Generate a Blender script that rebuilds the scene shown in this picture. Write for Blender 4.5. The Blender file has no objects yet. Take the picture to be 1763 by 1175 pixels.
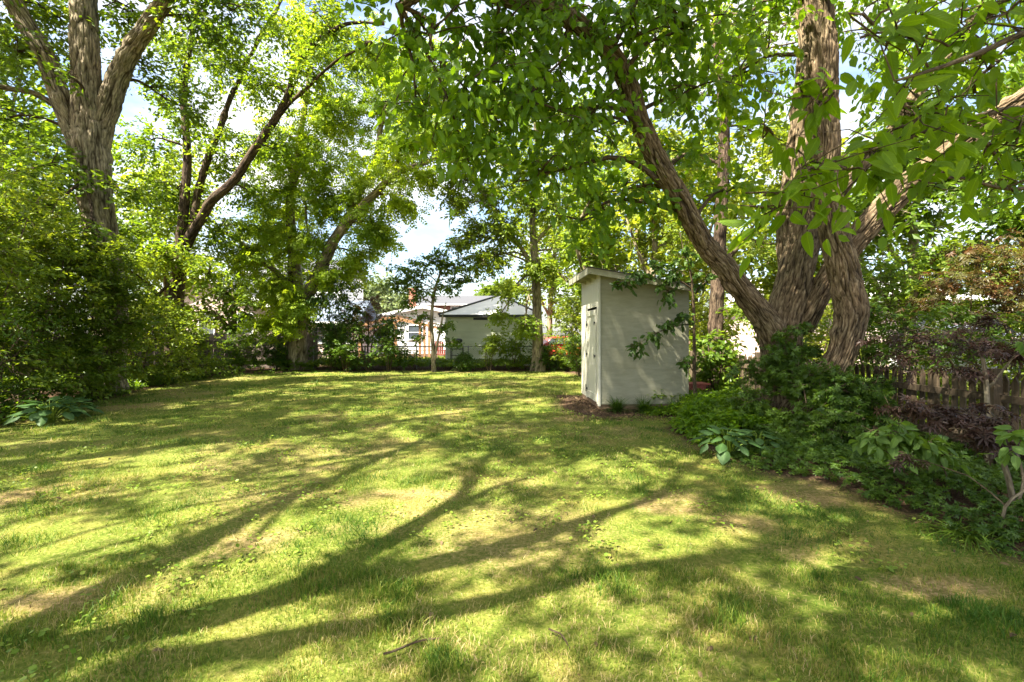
import bpy, math, random
import numpy as np
from mathutils import Vector, Matrix

random.seed(7)
RNG = np.random.default_rng(7)
scene = bpy.context.scene
COL = scene.collection

# ------------------------------------------------------------------ camera
CAM_H = 1.5
FPX = 832.0            # focal length in photograph pixels (17 mm on full frame)
cam_data = bpy.data.cameras.new("camera")
cam = bpy.data.objects.new("camera", cam_data)
COL.objects.link(cam)
cam.location = (0, 0, CAM_H)
cam.rotation_euler = (math.radians(90), 0, 0)
cam_data.sensor_width = 36
cam_data.lens = FPX / 1763 * 36
cam_data.shift_y = -12.5 / 1763
cam_data.clip_start = 0.05
cam_data.clip_end = 1500
cam_data.dof.use_dof = True
cam_data.dof.focus_distance = 8.0
cam_data.dof.aperture_fstop = 5.0
scene.camera = cam

# ------------------------------------------------------------------ light
SUN_EL = math.radians(57)
SUN_H = np.array([-0.80, -0.60])                 # towards the sun: left and behind the camera
sun_dir = np.array([SUN_H[0]*math.cos(SUN_EL), SUN_H[1]*math.cos(SUN_EL), math.sin(SUN_EL)])
sl = bpy.data.lights.new("sun", 'SUN')
sl.energy = 5.0
sl.angle = math.radians(0.53)
sl.color = (1.0, 0.94, 0.80)
sun = bpy.data.objects.new("sun", sl)
COL.objects.link(sun)
sun.rotation_euler = Vector(sun_dir.tolist()).to_track_quat('Z', 'Y').to_euler()
sun.location = (-30, -30, 60)

world = bpy.data.worlds.new("World")
scene.world = world
world.use_nodes = True
wn = world.node_tree.nodes
wl = world.node_tree.links
wn.clear()
w_out = wn.new("ShaderNodeOutputWorld")
w_bg = wn.new("ShaderNodeBackground")
w_bg.inputs[1].default_value = 0.078
w_sky = wn.new("ShaderNodeTexSky")
w_sky.sky_type = 'NISHITA'
w_sky.sun_disc = False
w_sky.sun_elevation = SUN_EL
w_sky.sun_rotation = math.atan2(sun_dir[0], sun_dir[1])
w_sky.air_density = 1.0
w_sky.dust_density = 2.5
w_sky.ozone_density = 1.0
w_tc = wn.new("ShaderNodeTexCoord")
w_map = wn.new("ShaderNodeMapping")
w_map.inputs['Scale'].default_value = (1.0, 1.0, 2.6)
w_map.inputs['Location'].default_value = (0.35, 0.2, 0.0)
w_no = wn.new("ShaderNodeTexNoise")
w_no.inputs['Scale'].default_value = 2.2
w_no.inputs['Detail'].default_value = 7
w_no.inputs['Roughness'].default_value = 0.55
w_ramp = wn.new("ShaderNodeValToRGB")
w_ramp.color_ramp.elements[0].position = 0.44
w_ramp.color_ramp.elements[0].color = (0, 0, 0, 1)
w_ramp.color_ramp.elements[1].position = 0.68
w_ramp.color_ramp.elements[1].color = (1, 1, 1, 1)
w_mix = wn.new("ShaderNodeMixRGB")
w_mix.inputs[2].default_value = (5.0, 4.8, 4.35, 1)       # sunlit cloud
wl.new(w_tc.outputs['Generated'], w_map.inputs[0])
wl.new(w_map.outputs[0], w_no.inputs['Vector'])
wl.new(w_no.outputs['Fac'], w_ramp.inputs[0])
wl.new(w_ramp.outputs[0], w_mix.inputs[0])
wl.new(w_sky.outputs[0], w_mix.inputs[1])
wl.new(w_mix.outputs[0], w_bg.inputs[0])
wl.new(w_bg.outputs[0], w_out.inputs[0])

scene.view_settings.view_transform = 'Standard'
scene.view_settings.look = 'None'
scene.view_settings.gamma = 1
scene.view_settings.use_curve_mapping = False
scene.view_settings.exposure = 2.48
cy = scene.cycles
cy.max_bounces = 7
cy.diffuse_bounces = 4
cy.glossy_bounces = 2
cy.transmission_bounces = 5
cy.sample_clamp_indirect = 6.0
cy.caustics_reflective = False
cy.caustics_refractive = False
cy.use_denoising = True

# ------------------------------------------------------------------ helpers
def W(px, py, d):
    """a place at depth d metres in front of the tripod"""
    return np.array([(px - 881.5) / FPX * d, d, CAM_H - (py - 575.0) / FPX * d])

def G(px, py):
    d = CAM_H * FPX / (py - 575.0)
    return np.array([(px - 881.5) / FPX * d, d, 0.0])

def _hash(i, j, k, seed):
    n = (i * 374761393 + j * 668265263 + k * 2147483647 + seed * 144665) & 0xFFFFFFFF
    n = ((n ^ (n >> 13)) * 1274126177) & 0xFFFFFFFF
    n = ((n ^ (n >> 16)) * 2246822519) & 0xFFFFFFFF
    return ((n ^ (n >> 15)) & 0xFFFFFF) / float(0xFFFFFF)

def vnoise(P, scale=1.0, seed=0):
    q = np.asarray(P, dtype=np.float64) * scale
    i = np.floor(q).astype(np.int64)
    f = q - i
    f = f * f * (3 - 2 * f)
    r = np.zeros(len(q))
    for a in (0, 1):
        for b in (0, 1):
            for c in (0, 1):
                w = (f[:, 0] if a else 1 - f[:, 0]) * (f[:, 1] if b else 1 - f[:, 1]) * (f[:, 2] if c else 1 - f[:, 2])
                r += w * _hash(i[:, 0] + a, i[:, 1] + b, i[:, 2] + c, seed)
    return r

def fnoise(P, scale=1.0, seed=0, oct=3):
    t = 0; a = 1; s = 0
    for o in range(oct):
        t = t + a * vnoise(P, scale * 2 ** o, seed + o * 17); s += a; a *= 0.5
    return t / s

def unit(v):
    return v / np.maximum(np.linalg.norm(v, axis=-1, keepdims=True), 1e-9)

class Geo:
    """collects vertices and faces (tris and quads) for one mesh"""
    def __init__(s):
        s.V = []; s.T = []; s.Q = []; s.rT = []; s.rQ = []; s.C = []; s.n = 0; s.F = []
    def add(s, V, T=None, Q=None, rnd=None, co=None, fur=None):
        V = np.asarray(V, dtype=np.float64).reshape(-1, 3)
        if T is not None and len(T):
            T = np.asarray(T, dtype=np.int64).reshape(-1, 3)
            s.T.append(T + s.n)
            s.rT.append(np.full(len(T), 0.5) if rnd is None else np.broadcast_to(rnd, (len(T),)))
        if Q is not None and len(Q):
            Q = np.asarray(Q, dtype=np.int64).reshape(-1, 4)
            s.Q.append(Q + s.n)
            s.rQ.append(np.full(len(Q), 0.5) if rnd is None else np.broadcast_to(rnd, (len(Q),)))
        s.V.append(V)
        s.C.append(V if co is None else co)
        s.F.append(np.full(len(V), .6) if fur is None else fur)
        s.n += len(V)
    def box(s, x0, x1, y0, y1, z0, z1, M=None, rnd=None):
        V = np.array([(x, y, z) for x in (x0, x1) for y in (y0, y1) for z in (z0, z1)], float)
        if M is not None:
            V = np.array([list(M @ Vector(v)) for v in V])
        Q = [(0, 1, 3, 2), (4, 6, 7, 5), (0, 4, 5, 1), (2, 3, 7, 6), (0, 2, 6, 4), (1, 5, 7, 3)]
        s.add(V, None, Q, rnd)
        return s
    def prism(s, poly, axis_pts, rnd=None):
        """poly: list of 3D points (one end), axis_pts: offset vector to the other end"""
        P = np.array(poly, float); n = len(P)
        V = np.vstack([P, P + np.array(axis_pts, float)])
        T = []
        for i in range(1, n - 1):
            T.append((0, i + 1, i)); T.append((n, n + i, n + i + 1))
        Q = [(i, (i + 1) % n, n + (i + 1) % n, n + i) for i in range(n)]
        s.add(V, T, Q, rnd)
        return s
    def lathe(s, prof, c=(0, 0, 0), n=16, rnd=None):
        """prof: list of (r,z)"""
        V = []; Q = []
        for r, z in prof:
            for k in range(n):
                a = 2 * math.pi * k / n
                V.append((c[0] + r * math.cos(a), c[1] + r * math.sin(a), c[2] + z))
        for i in range(len(prof) - 1):
            for k in range(n):
                k2 = (k + 1) % n
                Q.append((i * n + k, i * n + k2, (i + 1) * n + k2, (i + 1) * n + k))
        s.add(V, None, Q, rnd)
        return s
    def mesh(s, name, off=(0, 0, 0), smooth=False):
        me = bpy.data.meshes.new(name)
        V = np.vstack(s.V) - np.array(off, float)
        T = np.vstack(s.T) if s.T else np.zeros((0, 3), np.int64)
        Q = np.vstack(s.Q) if s.Q else np.zeros((0, 4), np.int64)
        nt, nq = len(T), len(Q)
        me.vertices.add(len(V)); me.vertices.foreach_set("co", V.astype(np.float32).ravel())
        loops = np.concatenate([T.ravel(), Q.ravel()]).astype(np.int32)
        me.loops.add(len(loops)); me.loops.foreach_set("vertex_index", loops)
        me.polygons.add(nt + nq)
        st = np.concatenate([np.arange(nt) * 3, nt * 3 + np.arange(nq) * 4]).astype(np.int32)
        me.polygons.foreach_set("loop_start", st)
        me.update(calc_edges=True)
        rnd = np.concatenate([np.concatenate(s.rT) if s.rT else np.zeros(0), np.concatenate(s.rQ) if s.rQ else np.zeros(0)])
        at = me.attributes.new("rnd", 'FLOAT', 'FACE')
        at.data.foreach_set("value", rnd.astype(np.float32))
        C = np.vstack(s.C)
        ac = me.attributes.new("barkco", 'FLOAT_VECTOR', 'POINT')
        ac.data.foreach_set("vector", C.astype(np.float32).ravel())
        af = me.attributes.new("furrow", 'FLOAT', 'POINT')
        af.data.foreach_set("value", np.concatenate(s.F).astype(np.float32))
        me.polygons.foreach_set("use_smooth", np.full(nt + nq, smooth))
        return me

def tag(o, label=None, cat=None, group=None, kind=None):
    if label: o["label"] = label
    if cat: o["category"] = cat
    if group: o["group"] = group
    if kind: o["kind"] = kind
    return o

def thing(name, label, cat, loc=(0, 0, 0), rz=0.0, group=None):
    o = bpy.data.objects.new(name, None)
    COL.objects.link(o)
    o.location = tuple(float(v) for v in loc); o.rotation_euler = (0, 0, rz)
    o.empty_display_size = 0.2
    return tag(o, label, cat, group)

def part(name, geo, mat, parent=None, off=(0, 0, 0), smooth=False, kind=None):
    """one mesh object; off is where its thing stands when the shapes are given in world metres"""
    me = geo if isinstance(geo, bpy.types.Mesh) else geo.mesh(name, off, smooth)
    if not me.materials: me.materials.append(mat)
    o = bpy.data.objects.new(name, me)
    COL.objects.link(o)
    if parent is not None: o.parent = parent
    elif tuple(off) != (0, 0, 0): o.location = tuple(off)
    if kind: o["kind"] = kind
    return o

def copy_tree(o, parent=None):
    c = o.copy(); COL.objects.link(c)
    if parent is not None: c.parent = parent
    for ch in list(o.children): copy_tree(ch, c)
    return c
# ------------------------------------------------------------------ materials
def new_mat(name):
    m = bpy.data.materials.new(name); m.use_nodes = True
    nt = m.node_tree; nt.nodes.clear()
    out = nt.nodes.new("ShaderNodeOutputMaterial")
    return m, nt, out

def N(nt, typ, **kw):
    n = nt.nodes.new(typ)
    for k, v in kw.items():
        if k in n.inputs: n.inputs[k].default_value = v
        else: setattr(n, k, v)
    return n

def ramp(nt, src, stops):
    r = nt.nodes.new("ShaderNodeValToRGB")
    e = r.color_ramp.elements
    while len(e) > 1: e.remove(e[-1])
    e[0].position = stops[0][0]; e[0].color = (*stops[0][1], 1)
    for p, c in stops[1:]:
        x = e.new(p); x.color = (*c, 1)
    nt.links.new(src, r.inputs[0])
    return r.outputs[0]

def leaf_mat(name, stops, trans=0.45, gloss=0.35, ty=(1.65, 1.50, 0.50), rough=0.42, veins=False):
    """leaf: stops = colours across the per-leaf random value; light also passes through the blade"""
    m, nt, out = new_mat(name)
    at = N(nt, "ShaderNodeAttribute", attribute_name="rnd")
    oi = N(nt, "ShaderNodeObjectInfo")
    ad = N(nt, "ShaderNodeMath", operation='ADD')
    nt.links.new(at.outputs['Fac'], ad.inputs[0])
    mu = N(nt, "ShaderNodeMath", operation='MULTIPLY'); mu.inputs[1].default_value = 0.25
    su = N(nt, "ShaderNodeMath", operation='SUBTRACT'); su.inputs[1].default_value = 0.5
    nt.links.new(oi.outputs['Random'], su.inputs[0]); nt.links.new(su.outputs[0], mu.inputs[0])
    nt.links.new(mu.outputs[0], ad.inputs[1])
    col = ramp(nt, ad.outputs[0], stops)
    tc = N(nt, "ShaderNodeMixRGB", blend_type='MULTIPLY'); tc.inputs[0].default_value = 1
    tc.inputs[2].default_value = (*ty, 1)
    nt.links.new(col, tc.inputs[1])
    tr = N(nt, "ShaderNodeBsdfTranslucent")
    nt.links.new(tc.outputs[0], tr.inputs[0])
    p = N(nt, "ShaderNodeBsdfPrincipled")
    p.inputs['Roughness'].default_value = rough
    p.inputs['Specular IOR Level'].default_value = gloss
    nt.links.new(col, p.inputs['Base Color'])
    if veins:      # side veins running forward from the midrib
        tcn = N(nt, "ShaderNodeTexCoord"); sx = N(nt, "ShaderNodeSeparateXYZ"); nt.links.new(tcn.outputs['Object'], sx.inputs[0])
        ab = N(nt, "ShaderNodeMath", operation='ABSOLUTE'); nt.links.new(sx.outputs[0], ab.inputs[0])
        q = N(nt, "ShaderNodeMath", operation='MULTIPLY_ADD'); q.inputs[1].default_value = -1.1; nt.links.new(ab.outputs[0], q.inputs[0]); nt.links.new(sx.outputs[1], q.inputs[2])
        q2 = N(nt, "ShaderNodeMath", operation='MULTIPLY'); q2.inputs[1].default_value = 62.0; nt.links.new(q.outputs[0], q2.inputs[0])
        sn = N(nt, "ShaderNodeMath", operation='SINE'); nt.links.new(q2.outputs[0], sn.inputs[0])
        b = N(nt, "ShaderNodeBump", Strength=.25, Distance=.005); nt.links.new(sn.outputs[0], b.inputs['Height'])
        nt.links.new(b.outputs[0], p.inputs['Normal'])
        rb = ramp(nt, ab.outputs[0], [(0.0, (1.5, 1.4, 1.3)), (0.018, (1, 1, 1))])
        vr = ramp(nt, sn.outputs[0], [(0.0, (.95, .97, .95)), (0.9, (1.0, 1.0, 1.0))])
        m1_ = N(nt, "ShaderNodeMixRGB", blend_type='MULTIPLY'); m1_.inputs[0].default_value = 1; nt.links.new(col, m1_.inputs[1]); nt.links.new(rb, m1_.inputs[2])
        m2_ = N(nt, "ShaderNodeMixRGB", blend_type='MULTIPLY'); m2_.inputs[0].default_value = 1; nt.links.new(m1_.outputs[0], m2_.inputs[1]); nt.links.new(vr, m2_.inputs[2])
        nt.links.new(m2_.outputs[0], p.inputs['Base Color']); nt.links.new(m2_.outputs[0], tc.inputs[1])
    mx = N(nt, "ShaderNodeMixShader"); mx.inputs[0].default_value = trans
    nt.links.new(p.outputs[0], mx.inputs[1]); nt.links.new(tr.outputs[0], mx.inputs[2])
    nt.links.new(mx.outputs[0], out.inputs[0])
    return m

def bark_mat(name, c0, c1, c2, k=1.0, bump=0.6):
    m, nt, out = new_mat(name)
    at = N(nt, "ShaderNodeAttribute", attribute_name="barkco")
    mp = N(nt, "ShaderNodeMapping"); mp.inputs['Scale'].default_value = (40 * k, 40 * k, 6.5 * k)
    nt.links.new(at.outputs['Vector'], mp.inputs[0])
    n1 = N(nt, "ShaderNodeTexNoise", Scale=1.0, Detail=6.0, Roughness=0.65, Distortion=0.35)
    nt.links.new(mp.outputs[0], n1.inputs['Vector'])
    n2 = N(nt, "ShaderNodeTexNoise", Scale=2.0, Detail=3.0)
    nt.links.new(at.outputs['Vector'], n2.inputs['Vector'])
    col = ramp(nt, n1.outputs['Fac'], [(0.38, c0), (0.50, c1), (0.64, c2)])
    hs = N(nt, "ShaderNodeMixRGB", blend_type='MULTIPLY'); hs.inputs[0].default_value = 0.7
    v = ramp(nt, n2.outputs['Fac'], [(0.3, (0.62, 0.68, 0.55)), (0.7, (1.1, 1.05, 1.0))])
    nt.links.new(col, hs.inputs[1]); nt.links.new(v, hs.inputs[2])
    fa = N(nt, "ShaderNodeAttribute", attribute_name="furrow")
    fr = ramp(nt, fa.outputs['Fac'], [(0.12, (.22, .19, .17)), (0.42, (.85, .82, .78)), (0.9, (1.3, 1.25, 1.2))])
    h2 = N(nt, "ShaderNodeMixRGB", blend_type='MULTIPLY'); h2.inputs[0].default_value = 1.0
    nt.links.new(hs.outputs[0], h2.inputs[1]); nt.links.new(fr, h2.inputs[2])
    p = N(nt, "ShaderNodeBsdfPrincipled", Roughness=0.9)
    p.inputs['Specular IOR Level'].default_value = 0.15
    nt.links.new(h2.outputs[0], p.inputs['Base Color'])
    b = N(nt, "ShaderNodeBump", Strength=bump, Distance=0.03)
    nt.links.new(n1.outputs['Fac'], b.inputs['Height']); nt.links.new(b.outputs[0], p.inputs['Normal'])
    nt.links.new(p.outputs[0], out.inputs[0])
    return m

def surf(name, c, c2=None, rough=0.7, scale=6.0, stretch=(1, 1, 1), bump=0.2, bdist=0.01, spec=0.3, metal=0.0, detail=5.0, lo=0.35, hi=0.7, rnd=0.0):
    """plain painted / mineral / timber surface with grain and wear"""
    m, nt, out = new_mat(name)
    tc = N(nt, "ShaderNodeTexCoord")
    mp = N(nt, "ShaderNodeMapping"); mp.inputs['Scale'].default_value = stretch
    oi = N(nt, "ShaderNodeObjectInfo")
    va = N(nt, "ShaderNodeVectorMath", operation='SCALE'); va.inputs['Scale'].default_value = 37.0
    cmb = N(nt, "ShaderNodeCombineXYZ")
    for i in range(3): nt.links.new(oi.outputs['Random'], cmb.inputs[i])
    nt.links.new(cmb.outputs[0], va.inputs[0])
    nt.links.new(tc.outputs['Object'], mp.inputs[0]); nt.links.new(va.outputs[0], mp.inputs['Location'])
    n1 = N(nt, "ShaderNodeTexNoise", Scale=scale, Detail=detail, Roughness=0.62)
    nt.links.new(mp.outputs[0], n1.inputs['Vector'])
    col = ramp(nt, n1.outputs['Fac'], [(lo, c), (hi, c2 or c)])
    if rnd:
        mm = N(nt, "ShaderNodeMath", operation='MULTIPLY_ADD'); mm.inputs[1].default_value = rnd; mm.inputs[2].default_value = 1 - rnd / 2
        nt.links.new(oi.outputs['Random'], mm.inputs[0])
        vm = N(nt, "ShaderNodeVectorMath", operation='SCALE')
        nt.links.new(col, vm.inputs[0]); nt.links.new(mm.outputs[0], vm.inputs['Scale'])
        col = vm.outputs[0]
    p = N(nt, "ShaderNodeBsdfPrincipled", Roughness=rough, Metallic=metal)
    p.inputs['Specular IOR Level'].default_value = spec
    nt.links.new(col, p.inputs['Base Color'])
    if bump:
        b = N(nt, "ShaderNodeBump", Strength=bump, Distance=bdist)
        nt.links.new(n1.outputs['Fac'], b.inputs['Height']); nt.links.new(b.outputs[0], p.inputs['Normal'])
    nt.links.new(p.outputs[0], out.inputs[0])
    return m

M = {}
# foliage
M['walnut'] = leaf_mat('leaf_fresh_green', [(0, (.085, .155, .010)), (.5, (.150, .235, .024)), (1, (.25, .31, .036))], .55)
M['feather'] = leaf_mat('leaf_feathery', [(0, (.11, .19, .014)), (.5, (.19, .29, .022)), (1, (.29, .37, .035))], .6)
M['maple'] = leaf_mat('leaf_mid_green', [(0, (.062, .120, .012)), (.5, (.110, .185, .018)), (1, (.20, .27, .028))], .5)
M['lime'] = leaf_mat('leaf_yellow_green', [(0, (.085, .145, .010)), (.5, (.155, .220, .026)), (1, (.27, .31, .045))], .5)
M['broad'] = leaf_mat('leaf_broad_green', [(0, (.070, .150, .010)), (.5, (.135, .245, .014)), (1, (.24, .34, .022))], .58, .35)
M['deep'] = leaf_mat('leaf_deep_green', [(0, (.026, .062, .010)), (.5, (.050, .105, .013)), (1, (.10, .17, .020))], .42, .35)
M['purple'] = leaf_mat('leaf_purple', [(0, (.036, .025, .020)), (.5, (.060, .036, .028)), (1, (.10, .052, .034))], .35, .3, (1.3, .9, .7))
M['rust'] = leaf_mat('leaf_rusty', [(0, (.075, .095, .016)), (.45, (.10, .085, .022)), (.7, (.12, .055, .024)), (1, (.19, .10, .035))], .4, .3, (1.3, .9, .6))
M['hosta'] = leaf_mat('leaf_hosta', [(0, (.036, .085, .022)), (.5, (.055, .115, .028)), (1, (.095, .16, .038))], .3, .35, (1.2, 1.3, .6), .5, veins=True)
M['grass'] = leaf_mat('grass_blade', [(0, (.040, .100, .010)), (.30, (.105, .185, .016)), (.62, (.215, .255, .034)), (.85, (.35, .30, .085)), (1, (.48, .37, .18))], .35, .25, (1.15, 1.15, .6), .55)
M['clover'] = leaf_mat('weed_leaf', [(0, (.11, .20, .018)), (1, (.30, .37, .05))], .4, .35)
M['conifer'] = leaf_mat('leaf_pale_conifer', [(0, (.10, .15, .07)), (1, (.20, .25, .12))], .3, .3)
# bark
M['bark_big'] = bark_mat('bark_furrowed', (.070, .050, .031), (.138, .102, .066), (.240, .190, .130), 1.0, .7)
M['bark_grey'] = bark_mat('bark_grey_brown', (.115, .095, .066), (.215, .180, .130), (.330, .285, .210), .8, .7)
M['bark_dark'] = bark_mat('bark_dark', (.022, .016, .012), (.075, .052, .038), (.160, .120, .090), 1.2)
M['twig'] = bark_mat('bark_twig', (.040, .028, .018), (.095, .070, .045), (.180, .140, .095), 2.0)
# built
M['shed_wall'] = surf('shed_green_grey_paint', (.265, .255, .170), (.335, .322, .228), .7, 4.0, (1, 1, 4.0), .3, .004)
M['shed_door'] = surf('shed_white_paint', (.50, .48, .38), (.60, .575, .475), .6, 6.0, (6, 6, .8), .3, .004)
M['shed_trim'] = surf('shed_trim_paint', (.27, .26, .18), (.37, .355, .26), .65, 9.0, (1, 1, 1), .3, .004)
M['shingle'] = surf('asphalt_shingle', (.035, .032, .028), (.085, .075, .065), .95, 30.0, bump=.8)
M['iron'] = surf('black_iron', (.012, .012, .013), (.03, .026, .022), .55, 20.0, spec=.5)
M['skid'] = surf('damp_timber', (.16, .10, .06), (.28, .19, .12), .85, 8.0, (1, 1, 6))
M['picket'] = surf('picket_wood', (.055, .040, .024), (.135, .098, .060), .8, 6.0, (6, 6, .8), .5, .004, rnd=.5)
M['board'] = surf('weathered_fence_board', (.11, .085, .070), (.25, .20, .17), .9, 6.0, (8, 8, .7), .6, .005, rnd=.6)
M['lap'] = surf('white_lap_siding', (.66, .67, .50), (.74, .75, .60), .6, 3.0, (.5, .5, 1.0), .1, .003, rnd=.08)
M['white'] = surf('white_siding', (.70, .70, .68), (.80, .80, .79), .6, 2.0, bump=.05)
M['whiteroof'] = surf('pale_coated_roof', (.72, .70, .66), (.82, .80, .76), .5, 3.0, bump=.1)
M['greyroof'] = surf('grey_roof_shingles', (.055, .057, .065), (.090, .090, .10), .85, 14.0, (1, 1, 3), .4)
M['blueroof'] = surf('slate_blue_roof', (.10, .125, .17), (.15, .18, .23), .8, 14.0, (1, 1, 3), .4)
M['brick'] = surf('red_brick', (.22, .090, .058), (.32, .140, .095), .85, 10.0, (1, 1, 3), .3)
M['pinkbrick'] = surf('pale_pink_brick', (.50, .38, .33), (.66, .53, .47), .85, 9.0, (1, 1, 3), .3)
M['glass'] = surf('dark_window_glass', (.05, .06, .07), (.09, .11, .13), .08, 2.0, bump=0, spec=.8)
M['cedar'] = surf('orange_cedar', (.26, .135, .065), (.40, .22, .11), .7, 6.0, (5, 5, .8), .3, rnd=.3)
M['galv'] = surf('galvanised_steel', (.16, .16, .16), (.28, .28, .27), .5, 20.0, metal=.6, bump=.05)
M['red'] = surf('red_car_paint', (.42, .035, .022), (.50, .05, .03), .25, 2.0, bump=0, spec=.6)
M['redwood'] = surf('faded_red_paint', (.22, .05, .04), (.34, .10, .08), .7, 12.0, bump=.3)
M['tyre'] = surf('tyre_rubber', (.02, .02, .02), (.03, .03, .03), .8, 8.0)
M['stone'] = surf('grey_stone', (.20, .18, .15), (.42, .39, .34), .9, 8.0, bump=.6, bdist=.02)
M['concrete'] = surf('concrete_block', (.34, .30, .25), (.48, .44, .38), .9, 14.0, bump=.4)
M['litterleaf'] = leaf_mat('dry_leaf', [(0, (.06, .040, .020)), (.5, (.12, .080, .040)), (1, (.22, .155, .08))], .15, .2, (1, .9, .7), .8)
# ------------------------------------------------------------------ ground
LB = [(-3, -7.0), (4.0, -7.3), (7.8, -8.2), (10, -8.9), (12.5, -9.6), (14.7, -10.2), (16.5, -10.2), (18.0, -9.4), (19.0, -7.8)]
RB = [(-3, 3.9), (2.0, 3.6), (3.1, 3.35), (4.2, 3.05), (5.1, 2.75), (6.3, 2.6), (7.5, 2.35), (8.6, 2.9), (11.5, 2.9), (14, 2.7), (17, 2.4), (19, 1.8)]
def xl(y): return np.interp(y, [a for a, b in LB], [b for a, b in LB])
def xr(y): return np.interp(y, [a for a, b in RB], [b for a, b in RB])
def yb(x): return 19.25 + 0.12 * np.sin(x * 1.3)

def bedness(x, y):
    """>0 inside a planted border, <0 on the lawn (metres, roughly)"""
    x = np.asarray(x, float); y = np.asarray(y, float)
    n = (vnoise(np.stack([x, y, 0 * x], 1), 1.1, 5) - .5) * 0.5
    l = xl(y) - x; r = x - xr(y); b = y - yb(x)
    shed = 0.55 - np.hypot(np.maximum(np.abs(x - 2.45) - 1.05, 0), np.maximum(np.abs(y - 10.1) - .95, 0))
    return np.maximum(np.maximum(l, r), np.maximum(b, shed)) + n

BARE = [(G(700, 870), .55, .5), (G(1300, 915), .32, .35), (G(640, 905), .25, .3), (G(80, 855), .5, .35), (G(220, 700), .9, .5), (G(1240, 770), .4, .4),
        (G(400, 935), .42, .3), (G(1150, 860), .35, .3), (G(1340, 940), .28, .22), (G(540, 815), .35, .4), (G(100, 1030), .25, .18), (G(1620, 1010), .3, .2), (G(1390, 850), .5, .3),
        (G(1060, 745), .8, .45), (G(1000, 722), .5, .35)]
def bare(x, y):
    """worn soil showing through the turf, 0..1"""
    P = np.stack([x, y, 0 * x], 1)
    n = fnoise(P, 0.9, 11, 3)
    v = np.clip((n - 0.56) * 5, 0, 1) * 0.6
    w = fnoise(P, 3.5, 13, 2)
    for (c, rx, ry) in BARE:
        q = ((x - c[0]) / rx) ** 2 + ((y - c[1]) / ry) ** 2
        v = np.maximum(v, np.clip(1.0 - .75 * q - (w - .5) * 2.4, 0, 1))
    return np.clip(v, 0, 1)

def gheight(x, y):
    P = np.stack([x, y, 0 * x], 1)
    near = np.clip(1.6 - np.hypot(x, y - 8) / 25, 0, 1)
    h = ((fnoise(P, 0.55, 21, 3) - .5) * 0.10 + (vnoise(P, 4.0, 23) - .5) * 0.012) * near
    h = h + np.clip(bedness(x, y), 0, .5) * 0.10 * near
    return h

gx = np.unique(np.concatenate([np.linspace(-300, -20, 15), np.linspace(-20, -11, 19), np.linspace(-11, 8, 153), np.linspace(8, 20, 21), np.linspace(20, 300, 15)]))
gy = np.unique(np.concatenate([np.linspace(-300, -6, 15), np.linspace(-6, 1, 22), np.linspace(1, 8, 88), np.linspace(8, 22, 99), np.linspace(22, 40, 19), np.linspace(40, 400, 15)]))
XX, YY = np.meshgrid(gx, gy)
x = XX.ravel(); y = YY.ravel()
gv = np.stack([x, y, gheight(x, y)], 1)
nx, ny = len(gx), len(gy)
ii = (np.arange(ny - 1)[:, None] * nx + np.arange(nx - 1)[None, :]).ravel()
gq = np.stack([ii, ii + 1, ii + nx + 1, ii + nx], 1)
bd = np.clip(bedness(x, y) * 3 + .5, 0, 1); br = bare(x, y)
g = Geo(); g.add(gv, None, gq, co=np.stack([bd, br, 0 * x], 1))

m, nt, out = new_mat('lawn_and_soil')
at = N(nt, "ShaderNodeAttribute", attribute_name="barkco")
sp = N(nt, "ShaderNodeSeparateXYZ"); nt.links.new(at.outputs['Vector'], sp.inputs[0])
tc = N(nt, "ShaderNodeTexCoord")
na = N(nt, "ShaderNodeTexNoise", Scale=1.3, Detail=6.0, Roughness=.6); nt.links.new(tc.outputs['Object'], na.inputs['Vector'])
nb = N(nt, "ShaderNodeTexNoise", Scale=38.0, Detail=5.0, Roughness=.7); nt.links.new(tc.outputs['Object'], nb.inputs['Vector'])
turf = ramp(nt, na.outputs['Fac'], [(.32, (.080, .115, .014)), (.5, (.140, .175, .026)), (.66, (.23, .205, .050))])
soil = ramp(nt, nb.outputs['Fac'], [(.3, (.17, .095, .045)), (.5, (.30, .19, .09)), (.72, (.43, .30, .16))])
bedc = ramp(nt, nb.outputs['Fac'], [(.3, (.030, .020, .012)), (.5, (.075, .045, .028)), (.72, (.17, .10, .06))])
fine = ramp(nt, nb.outputs['Fac'], [(.3, (.55, .6, .5)), (.7, (1.25, 1.2, 1.2))])
m1 = N(nt, "ShaderNodeMixRGB", blend_type='MULTIPLY'); m1.inputs[0].default_value = 1
nt.links.new(turf, m1.inputs[1]); nt.links.new(fine, m1.inputs[2])
# soil mask broken up by fine noise
ma = N(nt, "ShaderNodeMath", operation='MULTIPLY_ADD'); ma.inputs[1].default_value = .62
mb = N(nt, "ShaderNodeMath", operation='MULTIPLY_ADD'); mb.inputs[1].default_value = 2.0; mb.inputs[2].default_value = -1.0
nt.links.new(nb.outputs['Fac'], mb.inputs[0])
nt.links.new(sp.outputs[1], ma.inputs[0]); nt.links.new(mb.outputs[0], ma.inputs[2])
cl = N(nt, "ShaderNodeClamp"); nt.links.new(ma.outputs[0], cl.inputs[0])
m2 = N(nt, "ShaderNodeMixRGB"); nt.links.new(cl.outputs[0], m2.inputs[0]); nt.links.new(m1.outputs[0], m2.inputs[1]); nt.links.new(soil, m2.inputs[2])
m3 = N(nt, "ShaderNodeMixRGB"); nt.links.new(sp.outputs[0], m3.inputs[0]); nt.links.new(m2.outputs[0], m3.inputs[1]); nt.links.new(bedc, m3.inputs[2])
p = N(nt, "ShaderNodeBsdfPrincipled", Roughness=.95); p.inputs['Specular IOR Level'].default_value = .1
nt.links.new(m3.outputs[0], p.inputs['Base Color'])
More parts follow.
